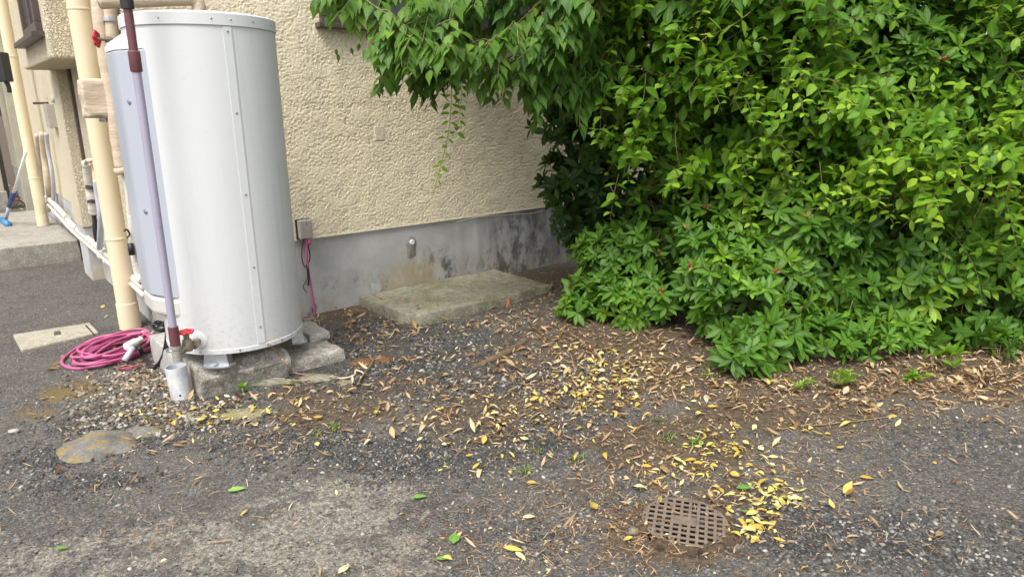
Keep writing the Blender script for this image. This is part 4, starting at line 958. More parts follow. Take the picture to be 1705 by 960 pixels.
def stone_mat(name, *ramp_):
    t = Mt(name); c = t.ramp(t.attr('leafrnd'), *ramp_)
    c = t.mix(t.ramp(t.noise(120, 4), (.35, .4), (.6, 0.)), c, t.mix(.5, c, (.04, .035, .03)))
    return t.fin(c, .75, t.bump(t.noise(200, 3), .3, .001), spec=.35)
M['gravel'] = stone_mat('dark_gravel', (0., (.035, .035, .035)), (.5, (.075, .077, .078)), (.75, (.15, .15, .14)), (.92, (.24, .22, .19)), (1., (.46, .44, .40)))
M['pebbles'] = stone_mat('light_pebbles', (0., (.05, .04, .03)), (.45, (.15, .125, .09)), (.8, (.28, .25, .20)), (.95, (.42, .39, .33)), (1., (.60, .58, .54)))
def excluded(x_, y_):       # under the tank blocks, slab, house, drain
    s_ = x_ * D1.x + y_ * D1.y; t_ = x_ * D2.x + y_ * D2.y
    if s_ > .84 and t_ > 4.08: return True
    if .72 < s_ < 1.2 and 3.12 < t_ < 3.44: return True
    if 1.17 <= s_ < 1.5 and 3.08 < t_ < 3.58: return True
    if 2.0 < s_ < 3.2 and t_ > 3.4: return True
    if (x_ - .545) ** 2 + (y_ - 1.915) ** 2 < .0185: return True
    if (x_ - tb.x) ** 2 + (y_ - tb.y) ** 2 < .05 ** 2: return True
    return False
gp = []; tries = 0
while len(gp) < 17000 and tries < 400000:
    tries += 1; px, py = random.uniform(-60, 1760), random.uniform(505, 985); p = G(px, py)
    g = max(zval('gravel', p.x, p.y), .10 if py > 600 else .03)
    if random.random() > min(1, g) * (.55 + .9 * noise.noise(Vector((p.x * 5, p.y * 5, 0)))) or excluded(p.x, p.y): continue
    r = random.choice((.003, .0035, .0045, .006, .0085)) * random.uniform(.8, 1.3) * (1.25 if p.y > 2.9 else .85)
    if g < .15: r *= .6
    gp.append((p.x, p.y, gz(p.x, p.y) + r * .15, r, random.random() ** 1.2))
tag(stones('gravel', M['gravel'], gp), 'loose dark grey gravel scattered over the soil and asphalt', 'gravel', kind='stuff')
gp = []; tries = 0
while len(gp) < 3300 and tries < 100000:
    tries += 1; px, py = random.uniform(100, 470), random.uniform(590, 730); p = G(px, py)
    if random.random() > zval('pebble', p.x, p.y) + .04 or excluded(p.x, p.y): continue
    r = random.choice((.003, .004, .0055, .0075, .011)) * random.uniform(.7, 1.15)
    gp.append((p.x, p.y, gz(p.x, p.y) + r * .25, r, random.random()))
for k in range(260):
    px, py = random.uniform(-40, 1740), random.uniform(560, 980); p = G(px, py)
    if excluded(p.x, p.y): continue
    r = random.uniform(.003, .007); gp.append((p.x, p.y, gz(p.x, p.y) + r * .3, r, random.uniform(.5, 1)))
tag(stones('pebbles', M['pebbles'], gp, 2), 'pale rounded pebbles heaped by the tank and strewn about', 'pebbles', kind='stuff')

# ------------------------------------------------------------ fallen leaves
def scatter(clusters, n):
    out = []; wt = [c[4] * 1. for c in clusters]; tot = sum(wt); k = 0
    while len(out) < n and k < n * 20:
        k += 1; c = random.choices(clusters, wt)[0]
        px, py = random.gauss(c[0], c[2]), random.gauss(c[1], c[3])
        if noise.noise(Vector((px / 38, py / 17, c[4]))) < -.12 + random.gauss(0, .12) and random.random() < .8: continue
        if py < 455 or py > 1000: continue
        p = G(px, py)
        if p.z > 5 or p.y > 12: continue
        s_ = p.x * D1.x + p.y * D1.y; t_ = p.x * D2.x + p.y * D2.y
        if s_ > .84 and t_ > 4.06: continue
        if .72 < s_ < 1.2 and 3.12 < t_ < 3.44: continue
        if (s_ - TC[0]) ** 2 + (t_ - TC[1]) ** 2 < .1: continue
        if 1.16 < s_ < 1.5 and 3.08 < t_ < 3.58 and random.random() < .95: continue
        if 2.03 < s_ < 3.2 and t_ > 3.42 and random.random() < .93: continue
        if (p.x - .545) ** 2 + (p.y - 1.915) ** 2 < .0169 and random.random() < .85: continue
        out.append(p)
    return out
def onground(p):
    if (p.x - .545) ** 2 + (p.y - 1.915) ** 2 < .0185: return .014
    s_ = p.x * D1.x + p.y * D1.y; t_ = p.x * D2.x + p.y * D2.y
    if 2.03 < s_ < 3.2 and t_ > 3.42: return .072
    if 1.16 < s_ < 1.5 and 3.08 < t_ < 3.58: return .070
    return gz(p.x, p.y)
def lay_leaves(kind, pts, Lr, Wr, cr_, droop=(-.35, .3), fold=(-.1, .6), lift=(.003, .016), tilt=.25):
    lv = Leaves(kind)
    for p in pts:
        a = random.random() * 6.3; L = (Lr[0] + (Lr[1] - Lr[0]) * random.random() ** 1.5) * (1 + .5 * random.random() ** 8)
        d = Vector((cos(a), sin(a), random.gauss(0, tilt * .5))); nn = Vector((random.gauss(0, tilt), random.gauss(0, tilt), 1))
        lv.add(Vector((p.x, p.y, onground(p) + random.uniform(*lift))) - Vector((d.x, d.y, 0)) * L * .5, d, nn, L, L * random.uniform(*Wr), cl(random.uniform(*cr_)), random.uniform(*droop), random.uniform(*fold))
    return lv
BR = [(1000, 570, 110, 35, 3.2), (1120, 620, 120, 35, 2.4), (1400, 650, 190, 28, 3.6), (1600, 630, 120, 28, 3.4), (1680, 580, 70, 30, 2.2), (620, 540, 70, 20, 2.2), (760, 640, 160, 50, 1.8), (880, 680, 140, 50, 2.), (1130, 780, 130, 60, .9), (560, 690, 140, 40, .7), (300, 690, 100, 45, .6), (860, 530, 70, 20, 1.5), (950, 470, 60, 15, 1.), (600, 600, 60, 25, .7), (230, 620, 60, 30, .7), (400, 670, 90, 20, .5), (110, 440, 40, 4, .15), (800, 800, 500, 120, .45), (1400, 850, 200, 70, .5)]
lv = lay_leaves('litter', scatter(BR, 4600), (.014, .050), (.10, .30), (.05, 1.), (-.5, .4), (-.1, .9), (.002, .018), .3)
for p in scatter(BR, 1500) + [G(random.uniform(-20, 60), random.uniform(306, 350)) for _ in range(500)]:
    a = random.random() * 6.3; L = random.uniform(.02, .06); lv.add(Vector((p.x, p.y, onground(p) + random.uniform(.002, .02))), Vector((cos(a), sin(a), random.gauss(0, .2))), UP + rv() * .6, L, L * random.uniform(.06, .5), random.random(), random.uniform(-.8, .8), random.uniform(.3, 1.3))
tag(lv.build('dry_leaf_litter', M['dry']), 'dry tan and brown leaves littering the soil below the shrubs', 'leaf litter', kind='stuff')
lv = lay_leaves('litter', scatter([(a, b, c, d, e) for a, b, c, d, e in BR] + [(1600, 640, 100, 30, 3), (900, 480, 60, 15, 1.5)], 900), (.012, .036), (.15, .5), (.0, 1.), (-.6, .5), (-.1, .9))
tag(lv.build('redbrown_leaf_litter', M['redbrown']), 'reddish brown crumbled leaves mixed into the litter', 'leaf litter', kind='stuff')
YL = [(1010, 620, 40, 22, 2.2), (960, 660, 60, 22, 1.8), (1060, 640, 40, 30, 1.), (1195, 745, 32, 20, 1.3), (1230, 800, 40, 26, 1.5), (1265, 850, 34, 24, 1.5), (1250, 888, 18, 12, .5), (1300, 825, 22, 14, .6), (1100, 790, 30, 20, .5), (370, 700, 80, 18, .8), (460, 690, 40, 15, .5), (800, 690, 110, 30, 1.5), (870, 740, 90, 30, .7), (760, 850, 300, 70, .35), (350, 690, 40, 12, .5), (1330, 700, 120, 25, .5), (1200, 650, 90, 20, .7), (700, 600, 300, 60, .3), (300, 720, 100, 30, .2), (1400, 880, 150, 60, .25)]
lv = lay_leaves('litter', scatter(YL, 900), (.013, .042), (.26, .60), (.0, 1.), (-.45, .5), (-.1, .8), (.006, .026), .32)
tag(lv.build('yellow_leaf_litter', M['yellow']), 'yellow fallen leaves drifting in patches over gravel and soil', 'leaf litter', kind='stuff')
NE = [(1100, 820, 160, 60, 2.), (1000, 900, 160, 40, 2.2), (1180, 780, 140, 50, 1.5), (1500, 690, 160, 30, 2.), (1050, 700, 200, 50, 1.4), (900, 640, 200, 60, 1.), (1330, 760, 120, 40, .9), (1600, 650, 120, 40, 2.), (560, 690, 150, 50, .6), (300, 740, 200, 60, .8), (250, 850, 200, 60, .6), (800, 800, 400, 120, .9), (1500, 900, 150, 40, .7), (460, 730, 60, 20, .5)]
lv = lay_leaves('needle', scatter(NE, 5200), (.015, .048), (.03, .06), (.0, 1.), (-.3, .3), (0, .1), (.002, .012), .15)
tag(lv.build('needle_litter', M['needle']), 'thin brown needles and bits of straw strewn on the ground', 'needles', kind='stuff')
lv = lay_leaves('litter', scatter([(a, b, c * 1.25, d * 1.25, e) for a, b, c, d, e in BR + NE[:6]], 7000), (.004, .014), (.3, .8), (.0, 1.), (-.5, .5), (-.1, .9), (.001, .006), .4)
tag(lv.build('leaf_crumbs', M['dry']), 'small crumbled bits of dry leaf all over the soil', 'leaf litter', kind='stuff')
# single green leaves that stand out
def ground_leaf(px, py, ang, L, wd, mat, label, c=.5, kind='ovate'):
    lv = Leaves(kind); p = G(px, py); d = Vector((cos(ang), sin(ang), .02))
    lv.add(p - d * L / 2 + UP * (gz(p.x, p.y) + .012), d, Vector((.08, -.1, 1)), L, L * wd, c, .08, .18)
    return solo(lv.build('fallen_leaf', mat), label, 'leaf', 'single fallen leaves on the asphalt')
ground_leaf(757, 898, 1.5, .060, .55, M['greenfall'], 'broad green leaf lying alone on the asphalt, lower middle', .6)
ground_leaf(740, 934, .1, .050, .32, M['greenfall'], 'narrow green leaf just below the broad green one', .6)
ground_leaf(395, 818, .4, .058, .45, M['greenfall'], 'pale green leaf on the asphalt in front of the tank blocks', .9)
ground_leaf(699, 829, .25, .050, .42, M['greenfall'], 'green leaf with an orange one tucked under it', .55)
ground_leaf(104, 917, .1, .040, .35, M['greenfall'], 'small dark green leaf near the lower left corner', .3)
ground_leaf(855, 918, -.25, .062, .36, M['yellow'], 'long yellow leaf, the upper of a yellow pair at the bottom edge', .35)
ground_leaf(867, 930, -.9, .048, .36, M['yellow'], 'pale yellow leaf, the lower of a yellow pair at the bottom edge', .9)
ground_leaf(881, 863, .2, .042, .45, M['dry'], 'pale tan leaf alone on the dark asphalt above the yellow pair', 1.)
ground_leaf(574, 951, 1.0, .045, .45, M['yellow'], 'pale cream leaf cut by the bottom edge on the worn patch', 1.)
ground_leaf(407, 857, 1.35, .045, .22, M['yellow'], 'slim upright yellow leaf on the asphalt left of centre', .3, 'litter')
ground_leaf(297, 744, -.2, .05, .3, M['redbrown'], 'red brown leaf near the tan flat stone', .9)
ground_leaf(1443, 798, -.2, .045, .45, M['yellow'], 'orange leaf alone on the asphalt right of the drain grate', .0)
ground_leaf(1187, 680, .1, .05, .40, M['yellow'], 'bright yellow leaf on soil below the shrub', .25)
ground_leaf(1240, 815, .1, .06, .45, M['greenfall'], 'green leaf among the yellow leaves above the drain', .3)
ground_leaf(1248, 857, -.5, .055, .3, M['greenfall'], 'slender green leaf among the yellow leaves beside the drain', .4)

# weeds
def tuft(px, py, n, hgt, label, name='grass_tuft', cat='grass tuft'):
    p = G(px, py); p.z = gz(p.x, p.y); lv = Leaves('strap')
    for k in range(n):
        a = random.random() * 6.3; e = random.uniform(.3, 1.3); d = Vector((cos(a) * cos(e), sin(a) * cos(e), sin(e)))
        lv.add(p + Vector((random.gauss(0, .012), random.gauss(0, .012), 0)), d, UP + rv() * .3, hgt * random.uniform(.5, 1.2), .0035, random.random(), random.uniform(.1, .6), .2)
    return solo(lv.build(name, M['grassblade']), label, cat, 'small grass tufts in the gravel')
for (px, py, n, h_, lb) in [(555, 712, 26, .04, 'grass tuft nearest the flat tan stone'), (526, 727, 18, .035, 'grass tuft just left and below the one near the flat stone'), (876, 786, 26, .035, 'grass tuft in the gravel at the middle of the ground'),
    (893, 752, 20, .035, 'grass tuft left of the pale leaves in mid gravel'), (1108, 735, 30, .045, 'grass tuft in the dirt above the drain, left one'), (1160, 742, 34, .045, 'grass tuft in the dirt above the drain, right one'), (740, 768, 16, .03, 'low grass tuft left of the middle one'),
    (1180, 630, 20, .07, 'taller grass blades under the shrub edge'), (1060, 560, 16, .10, 'thin grass blades under the low left shrub'), (625, 690, 14, .03, 'sparse grass tuft right of the dark soil'), (960, 768, 18, .04, 'grass tuft between gravel and dirt'), (1095, 705, 14, .03, 'faint grass tuft among yellow leaves')]:
    tuft(px, py, n, h_, lb)
def seedling(px, py, n, L, hgt, mat, label, kind='azalea', grp='seedlings and suckers at the shrub edge', cbase=.8, rad=.05, z=None):
    p = G(px, py); p.z = gz(p.x, p.y) if z is None else z; t = thing('seedling', p, label, 'seedling', grp)
    lv = Leaves(kind); st = MB()
    for k in range(n):
        a = random.random() * 6.3; q = p + Vector((cos(a), sin(a), 0)) * rad * random.random() + UP * hgt * random.uniform(.4, 1)
        st.tube([p, lerp(p, q, .6) + UP * .01, q], [.0022, .0018, .0012], 5)
        whorl(lv, q, (UP + rv() * .5).normalized(), random.randint(5, 8), L, .42, cbase, (45, 85), .1)
    lv.build('foliage', mat, t); st.build('stem', M['stem_green'], t, True)
seedling(1402, 648, 9, .045, .07, M['leaf_azalea'], 'bright green azalea sucker below the shrub, larger of two', rad=.08)
seedling(1333, 652, 5, .032, .05, M['leaf_azalea'], 'small azalea sucker left of the larger one', rad=.04)
seedling(405, 655, 4, .028, .03, M['leaf_vine'], 'tiny green sprout at the foot of the long block', 'ovate', cbase=.5, rad=.03)
seedling(1575, 622, 8, .055, .12, M['leaf_vine'], 'trailing leafy sprout in the litter at the right', 'ovate', cbase=.5, rad=.10)
seedling(1523, 640, 5, .04, .06, M['leaf_vine'], 'low sprout at the asphalt edge on the right', 'ovate', cbase=.6, rad=.07)
seedling(1662, 600, 8, .045, .09, M['leaf_dark'], 'dark leafy weed on the mulch near the right edge', 'ovate', cbase=.7, rad=.10)
seedling(1693, 595, 7, .045, .11, M['leaf_vine'], 'pale leafy weed cut by the right edge', 'ovate', cbase=.5, rad=.08)

# ------------------------------------------------------------ SHRUBS
def lobes(l): return [(Y(px, py, F), r) for px, py, F, r in l]
def inside(p, lb, skip, k=.80):
    for j, (c, r) in enumerate(lb):
        if j != skip and (p - c).length < r * k: return True
    return False
def gap(p, sc_=2.6, th=-.34): return noise.noise(p * sc_ + Vector((11, 3, 5))) < th
def shrub(name, label, cat, base, LB, n_out, n_in, mat, kind, Lr, Wf, c0, dens_seed=0, whorln=(6, 9), young=.25, others=(), upb=.45, flowers=0, gapth=-.28, stems=26, zmin=.03):
    t = thing(name, base, label, cat); lv = Leaves(kind); st = MB(); fls = []
    ar = [r * r for _, r in LB]; tips = []; k = 0; made = 0
    while made < n_out and k < n_out * 12:
        k += 1; j = random.choices(range(len(LB)), ar)[0]; c, r = LB[j]; d = rv()
        if d.y > .45 and random.random() < .75: continue
        if d.z < -.45 and random.random() < .5: continue
        rr = r * (1 + .42 * noise.noise(d * 2.6 + c * 3) + random.uniform(-.20, .06)); p = c + d * rr
        if p.z < zmin + .03 * random.random() or inside(p, LB, j, .86) or gap(p, 2.6, gapth): continue
        if ST(p)[1] > T0 - .06 and ST(p)[0] > S0: continue
        ax = (d + UP * upb + rv() * .45 + Vector((0, -.25, 0))).normalized()
        cc = c0 + .36 * noise.noise(p * 2.2 + Vector((7, 0, 0))) + random.gauss(0, .07)
        if random.random() < .10: cc += .3
        whorl(lv, p, ax, random.randint(*whorln), random.uniform(*Lr), Wf, cc, (45, 88), young if random.random() < .5 else 0)
        tips.append((p, ax, j)); made += 1
        if flowers and random.random() < flowers:
            fl_ = Leaves('round'); fls.append(fl_)
            for q in range(9): fl_.add(p + ax * .012 + rv() * .008, (ax + rv() * .9).normalized(), rv(), random.uniform(.018, .036), .014, random.random(), .5, .3)
    for k in range(n_in):
        j = random.choices(range(len(LB)), ar)[0]; c, r = LB[j]; p = c + rv() * r * random.uniform(.25, .85)
        if p.z < zmin or (ST(p)[1] > T0 - .05 and ST(p)[0] > S0): continue
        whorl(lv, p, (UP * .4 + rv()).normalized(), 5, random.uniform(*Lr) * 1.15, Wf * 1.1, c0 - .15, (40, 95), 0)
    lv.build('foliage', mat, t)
    for (p, ax, j) in random.sample(tips, min(len(tips), stems * 12)):
        c, r = LB[j]; q = lerp(p, c, .55) + rv() * .03; st.tube([p, p - ax * .035, q], [.0014, .002, .0035], 5, False)
    for (p, ax, j) in random.sample(tips, min(len(tips), stems)):
        c, r = LB[j]; b = Vector((lerp(base, c, .45).x + random.gauss(0, .08), lerp(base, c, .45).y + random.gauss(0, .08), -.02))
        mid = lerp(b, c, .6) + rv() * .08
        st.tube(spline([b, mid, c, p - ax * .05], 5), [.013 - .0105 * i / 15 for i in range(16)], 6, False)
    st.build('branches', M['bark'], t, True)
    for f_ in fls: f_.build('withered_flower', M['flower'], t)
    return t, LB
LOW_L = lobes([(1045, 440, 4.15, .24), (985, 500, 4.10, .15), (1000, 420, 4.25, .14), (955, 520, 4.0, .08), (1110, 390, 4.15, .26), (1050, 500, 4.0, .20), (1110, 490, 3.95, .20)])
MAIN = lobes([(1210, 450, 3.8, .34), (1250, 520, 3.5, .26), (1238, 600, 3.15, .10), (1270, 570, 3.3, .15), (1180, 380, 4.0, .34), (1330, 400, 3.8, .38), (1400, 460, 3.8, .32), (1500, 450, 3.75, .32), (1590, 460, 3.8, .28), (1450, 370, 3.85, .38), (1300, 300, 4.0, .38), (1150, 300, 4.3, .30), (1170, 480, 3.8, .20), (1480, 520, 3.75, .22), (1370, 520, 3.7, .20), (1440, 550, 3.5, .15), (1500, 560, 3.5, .16), (1580, 535, 3.55, .18), (1340, 545, 3.5, .14), (1650, 500, 3.6, .2), (1200, 520, 3.6, .16), (1545, 590, 3.35, .12), (1460, 585, 3.3, .12), (1610, 565, 3.4, .16), (1680, 540, 3.5, .17), (1385, 575, 3.3, .11), (1310, 570, 3.35, .10),  (1560, 130, 3.95, .34), (1480, 80, 4.1, .32)])
VINE = lobes([(1060, 130, 4.05, .22), (1130, 200, 3.95, .25), (1180, 110, 3.85, .34), (1290, 60, 3.8, .36), (1290, 190, 3.8, .33), (1200, 260, 3.9, .22), (1370, 260, 3.72, .30), (1470, 280, 3.65, .30), (1580, 290, 3.6, .30), (1660, 230, 3.7, .30), (1560, 380, 3.68, .24), (1090, 20, 4.1, .32), (1380, 150, 3.95, .22), (1620, 90, 3.95, .34), (1700, 20, 3.9, .4), (1180, -60, 4.1, .42), (1360, -80, 4.2, .42), (1560, -90, 4.2, .5), (1760, 150, 3.9, .4), (1040, 190, 4.05, .12), (1050, 250, 4.0, .11), (1110, 330, 4.1, .10)])
RIGHT = lobes([(1690, 400, 3.85, .36), (1660, 480, 3.8, .22), (1760, 330, 3.95, .42), (1700, 300, 4.05, .3), (1800, 460, 3.9, .34), (1690, 180, 4.1, .35), (1850, 250, 4.1, .6)])
BACK = lobes([(1000, 250, 4.75, .34), (940, 200, 4.75, .22), (955, 310, 4.7, .22), (1100, 130, 4.8, .5), (1120, 300, 4.7, .4), (1300, 150, 4.7, .6), (1500, 150, 4.7, .6), (1700, 200, 4.7, .6), (1350, 330, 4.6, .5), (1600, 380, 4.6, .5), (1040, 370, 4.75, .25), (1300, 0, 4.6, .6), (1500, -20, 4.6, .6), (1080, -40, 4.75, .5), (1000, 60, 4.75, .35), (1180, 30, 4.7, .5), (1700, 0, 4.7, .7), (1680, -150, 4.6, .7), (1060, 200, 4.7, .3), (990, 160, 4.8, .3), (940, 120, 4.8, .25), (1010, 330, 4.8, .28), (1010, 395, 4.95, .26), (970, 360, 4.95, .2), (1210, 160, 4.4, .34), (1240, 110, 4.45, .34), (985, 400, 4.8, .16), (1180, 220, 4.5, .3)])
shrub('azalea_shrub', 'low azalea shrub bulging beside the slab, leftmost and lowest of the shrubs', 'shrub', Y(1060, 520, 4.2) * Vector((1, 1, 0)) if False else Vector((.75, 4.2, .0)), LOW_L, 300, 200, M['leaf_azalea'], 'azalea', (.062, .098), .37, .30, flowers=.05)
shrub('azalea_shrub', 'large azalea shrub with glossy whorled leaves filling the middle right', 'shrub', Vector((1.9, 4.0, .0)), MAIN, 1750, 900, M['leaf_azalea'], 'azalea', (.052, .104), .36, .36, flowers=.03, stems=70, gapth=-.24, zmin=.05)
shrub('evergreen_shrub', 'olive green narrow leaved shrub at the right edge', 'shrub', Vector((3.0, 4.05, 0)), RIGHT, 700, 400, M['leaf_olive'], 'azalea', (.070, .110), .32, .5, stems=24)
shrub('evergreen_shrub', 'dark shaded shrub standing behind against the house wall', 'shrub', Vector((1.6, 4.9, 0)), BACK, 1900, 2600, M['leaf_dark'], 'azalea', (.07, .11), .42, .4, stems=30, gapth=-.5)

# honeysuckle vine: paired leaves along trailing stems
def vine_stem(lv, st, pts, L, c, step=.035, wd=.5, young_end=True, r0=.0022):
    sp = spline(pts, 8); acc = 0; st.tube(sp, [r0 * (1 - .55 * i / len(sp)) for i in range(len(sp))], 5, False); tot = len(sp); flip = 0
    for i in range(1, tot):
        acc += (sp[i] - sp[i - 1]).length
        if acc > step:
            acc = 0; d = (sp[i] - sp[i - 1]).normalized(); a = d.cross(UP)
            a = a.normalized() if a.length > .2 else d.orthogonal().normalized(); flip += 1
            if flip % 2: a = (a * .35 + d.cross(a)).normalized()
            for q in (-1, 1):
                k = i / tot; l = L * random.uniform(.75, 1.15) * (1 - .5 * k * k if young_end else 1)
                dd = (a * q + d * .35 + rv() * .3 + Vector((0, -.1, -.05))).normalized()
                nn = UP + Vector((0, -.5, 0)) + rv() * .35
                lv.add(sp[i] + dd * .006, dd, nn, l, l * wd * random.uniform(.85, 1.15), cl(c + random.gauss(0, .08) + (.35 * k ** 3 if young_end else 0)), random.uniform(0, .3), random.uniform(.05, .35))
vt = thing('honeysuckle_vine', Vector((1.6, 4.2, 0)), 'bright green climbing vine with paired oval leaves draped over the azalea', 'vine')
lv = Leaves('ovate'); st = MB(); ar = [r * r for _, r in VINE]; made = 0; k = 0
while made < 860 and k < 9000:
    k += 1; j = random.choices(range(len(VINE)), ar)[0]; c, r = VINE[j]; d = rv()
    if d.y > .4 or d.z < -.6: continue
    p = c + d * r * (1 + .25 * noise.noise(d * 2.3 + c * 3) + random.uniform(-.14, .03))
    if inside(p, VINE, j, .86) or gap(p, 2.6, -.24): continue
    made += 1; L = random.uniform(.12, .34); out = (d * .35 + rv() * .75 + Vector((0, -.2, .1))).normalized()
    pts = [p - d * .05, p + out * L * .35 + UP * .012, p + out * L * .7 + UP * -.002, p + out * L + UP * -.05 * random.random() * L / .15]
    cc = .40 + .42 * noise.noise(p * 2.6 + Vector((3, 9, 0))) + (.25 if random.random() < .10 else 0)
    vine_stem(lv, st, pts, random.uniform(.056, .100), cc, random.uniform(.036, .050), random.uniform(.46, .6), True, .0014)
for k in range(1300):
    j = random.choices(range(len(VINE)), ar)[0]; c, r = VINE[j]; p = c + rv() * r * random.uniform(.3, .88)
    whorl(lv, p, (UP * .5 + rv()).normalized(), 5, random.uniform(.05, .07), .5, .25, (40, 95), 0)
# named runners that hang free of the mass
for P_, L, c in [([(1003, 90, 3.85), (1002, 140, 3.8), (1000, 200, 3.8), (997, 245, 3.8)], .05, .55), ([(1075, 125, 3.7), (1070, 170, 3.7), (1050, 225, 3.7), (1042, 250, 3.7)], .055, .45), ([(1030, 290, 3.9), (1022, 325, 3.9), (1016, 365, 3.9)], .05, .5),
    ([(1560, 250, 3.3), (1535, 290, 3.28), (1545, 330, 3.25), (1552, 370, 3.25)], .06, .75), ([(1640, 240, 3.3), (1620, 270, 3.3), (1570, 282, 3.28), (1500, 285, 3.3)], .055, .85), ([(1425, 90, 3.5), (1420, 130, 3.48), (1414, 165, 3.48)], .04, .75),
    ([(1250, 20, 3.4), (1215, 45, 3.38), (1180, 60, 3.38), (1160, 75, 3.38)], .055, .8), ([(1480, 330, 3.35), (1420, 330, 3.33), (1370, 345, 3.35), (1335, 350, 3.35)], .035, .8), ([(1560, 320, 3.3), (1525, 355, 3.28), (1505, 375, 3.28)], .05, .95),
    ([(1365, 270, 3.45), (1368, 300, 3.44), (1372, 335, 3.44)], .05, .55), ([(1445, 280, 3.4), (1447, 310, 3.4), (1450, 345, 3.4)], .05, .55), ([(1575, 420, 3.4), (1565, 470, 3.38), (1570, 500, 3.38)], .05, .55), ([(1420, 500, 3.4), (1410, 540, 3.38), (1425, 565, 3.38)], .045, .6), ([(1690, 180, 3.4), (1670, 205, 3.38), (1650, 215, 3.38)], .05, .95), ([(1300, 130, 3.4), (1330, 160, 3.35), (1340, 200, 3.33)], .045, .8)]:
    vine_stem(lv, st, [Y(*q) for q in P_], L * 1.6, c, .046, .52, True, .0020)
for k in range(24):      # bare tan runners on the surface
    j = random.choices(range(len(VINE)), ar)[0]; c, r = VINE[j]; d = Vector((random.uniform(-.6, .4), -1, random.uniform(-.5, .5))).normalized(); p = c + d * r * 1.02
    if inside(p, VINE, j, .9): continue
    st.tube(spline([p + UP * .06, p + Vector((random.gauss(0, .02), -.01, 0)), p - UP * .07 + Vector((random.gauss(0, .03), 0, 0)), p - UP * .16 + Vector((random.gauss(0, .05), .03, 0))], 5), .0019, 5, False)
lv.build('foliage', M['leaf_vine'], vt); st.build('stems', M['twig'], vt, True)

# overhanging tree
tr = thing('broadleaf_tree', Vector((2.4, 5.1, 0)) if False else Vector((1.75, 4.65, 0)), 'broadleaf tree whose drooping pointed leaves overhang the wall from the upper right', 'tree')
x = MB(); x.tube(spline([Vector((1.75, 4.65, -.05)), Vector((1.72, 4.6, .9)), Vector((1.6, 4.6, 1.8)), Vector((1.45, 4.6, 2.5)), Vector((1.3, 4.55, 3.1))], 6), [.075 - .0017 * i for i in range(25)], 12); x.build('trunk', M['bark'], tr, True)
lv = Leaves('tree'); st = MB(); hub = Vector((1.3, 4.5, 2.45))
def leafy(pts, L=.07, c=.42, step=.028, r0=.004):
    sp = spline(pts, 7); st.tube(sp, [r0 * (1 - .65 * i / len(sp)) + .0008 for i in range(len(sp))], 6, False); acc = 0; sgn = 1
    for i in range(3, len(sp)):
        acc += (sp[i] - sp[i - 1]).length
        if acc > step:
            acc = 0; sgn = -sgn; d = (sp[i] - sp[i - 1]).normalized(); sd_ = d.cross(UP)
            sd_ = sd_.normalized() if sd_.length > .2 else Vector((1, 0, 0))
            for q in ((sgn,) if random.random() < .25 else (1, -1)):
                dd = (sd_ * q * .75 + d * .35 - UP * random.uniform(.35, 1.1) + rv() * .25).normalized(); l = L * random.uniform(.75, 1.2)
                nn = (UP * .8 + sd_ * q * .6 + Vector((0, -.45, 0)) + rv() * .25)
                lv.add(sp[i] + dd * .008, dd, nn, l, l * random.uniform(.46, .60), cl(c + random.gauss(0, .12)), random.uniform(.05, .35), random.uniform(.1, .4))
main_br = [([(1040, -90, 4.3), (900, -80, 4.0), (760, -50, 3.8), (650, -20, 3.7), (560, 5, 3.62)], .45),
           ([(1040, -60, 4.3), (900, -20, 4.0), (780, 30, 3.85), (700, 70, 3.8), (645, 118, 3.85)], .2),
           ([(1040, -40, 4.3), (900, 20, 4.0), (800, 70, 3.9), (740, 95, 3.85), (700, 130, 3.9)], .2),
           ([(1050, -20, 4.3), (960, 40, 4.0), (900, 90, 3.85), (860, 105, 3.8), (810, 118, 3.8)], .35),
           ([(1060, 0, 4.3), (1000, 60, 4.0), (960, 110, 3.85), (925, 125, 3.8), (890, 140, 3.8)], .45),
           ([(1080, 0, 4.3), (1040, 60, 4.0), (1010, 110, 3.9), (985, 130, 3.85), (965, 145, 3.85)], .4),
           ([(1000, -100, 4.3), (880, -60, 3.9), (780, -10, 3.65), (700, 30, 3.55), (640, 60, 3.5)], .5),
           ([(1000, -100, 4.4), (880, -70, 4.1), (780, 10, 3.95), (740, 60, 3.9), (715, 120, 3.9)], .25),
           ([(1030, -80, 4.2), (940, -30, 3.9), (860, 40, 3.7), (820, 70, 3.65), (785, 95, 3.65)], .55),
           ([(700, -60, 3.8), (600, -20, 3.6), (650, 28, 3.5), (710, 64, 3.5), (750, 85, 3.52)], .62),
           ([(1020, -60, 4.2), (1000, 0, 3.8), (960, 40, 3.7), (930, 60, 3.65), (895, 72, 3.62)], .5)]
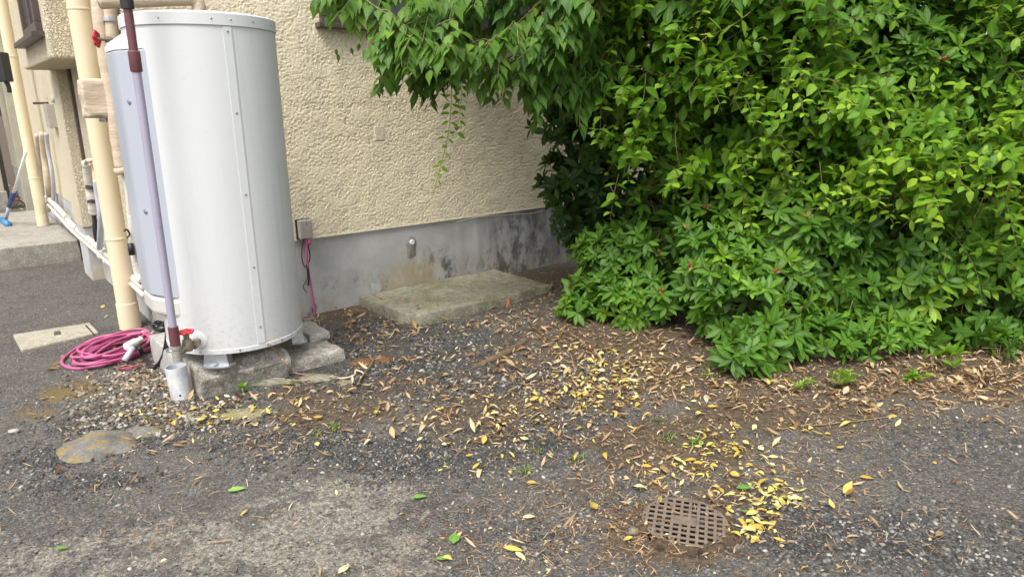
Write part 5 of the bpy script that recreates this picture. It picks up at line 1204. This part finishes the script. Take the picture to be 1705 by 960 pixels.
for P_, c in main_br:
    W3 = [Y(*q) for q in P_]; leafy(W3, .088, c, .030, .004); sp = spline(W3, 8)
    for i in range(6, len(sp) - 1, 2):
        p = sp[i]
        for q in range(2 if i > 14 or random.random() < .6 else 1):
            L = random.uniform(.08, .22); d = ((sp[i + 1] - p).normalized() * .7 + rv() * .8 + Vector((-.25, -.1, -.05))); d.normalize()
            leafy([p, p + d * L * .35 + UP * .015, p + d * L * .7, p + d * L - UP * L * .12], random.uniform(.060, .100), c + .12 * noise.noise(p * 3), .030, .0020)
# canopy above the frame: shades the wall
for k in range(620):
    px, py, F = random.uniform(680, 1330), random.uniform(-420, 30), random.uniform(3.55, 4.7)
    if py > -50 and px < 820: continue
    p = Y(px, py, F)
    if ST(p)[1] > T0 - .15: continue
    d = (rv() + Vector((-.3, -.2, 0))).normalized(); L = random.uniform(.15, .3)
    leafy([p, p + d * L * .35 + UP * .02, p + d * L * .7, p + d * L - UP * L * .25], .10, .4, .034, .0025)
for P_ in main_br[:6]: st.tube(spline([Vector((1.35, 4.57, 2.9)), Vector((1.1, 4.5, 2.6)), Y(*P_[0][0])], 6), [.03 - .0017 * i for i in range(13)], 8, False)
for (px, py) in ((560, 88), (564, 97), (585, 86), (601, 60), (611, 62), (599, 79)):
    p = Y(px, py, 3.75); lv.add(p + UP * .02, Vector((random.gauss(0, .2), 0, -1)), Vector((0.3, -1, .1)), .045, .017, .1, .1, .2)
st.tube(spline([Y(600, 20, 3.72), Y(604, 60, 3.75), Y(600, 80, 3.75), Y(586, 86, 3.75)], 4), .0008, 4, False)
st.tube(spline([Y(600, 78, 3.75), Y(580, 90, 3.75), Y(562, 92, 3.75), Y(550, 91, 3.75)], 4), .0008, 4, False)
lv.build('crown', M['leaf_tree'], tr); st.build('branches', M['twig'], tr, True)
# single runner hanging in front of the wall
hv = thing('hanging_vine', Y(750, 140, 3.75), 'single pale vine runner hanging below the overhanging leaves in front of the wall', 'vine')
lv = Leaves('ovate'); st = MB()
vine_stem(lv, st, [Y(752, 95, 3.75), Y(752, 150, 3.74), Y(748, 210, 3.73), Y(738, 260, 3.73), Y(727, 300, 3.73), Y(724, 318, 3.73)], .055, .62, .034, .6, True, .0028)
vine_stem(lv, st, [Y(765, 120, 3.76), Y(768, 160, 3.75), Y(764, 200, 3.75), Y(760, 222, 3.75)], .045, .5, .03, .6, False, .0022)
lv.build('foliage', M['leaf_vine'], hv); st.build('stem', M['stem_green'], hv, True)
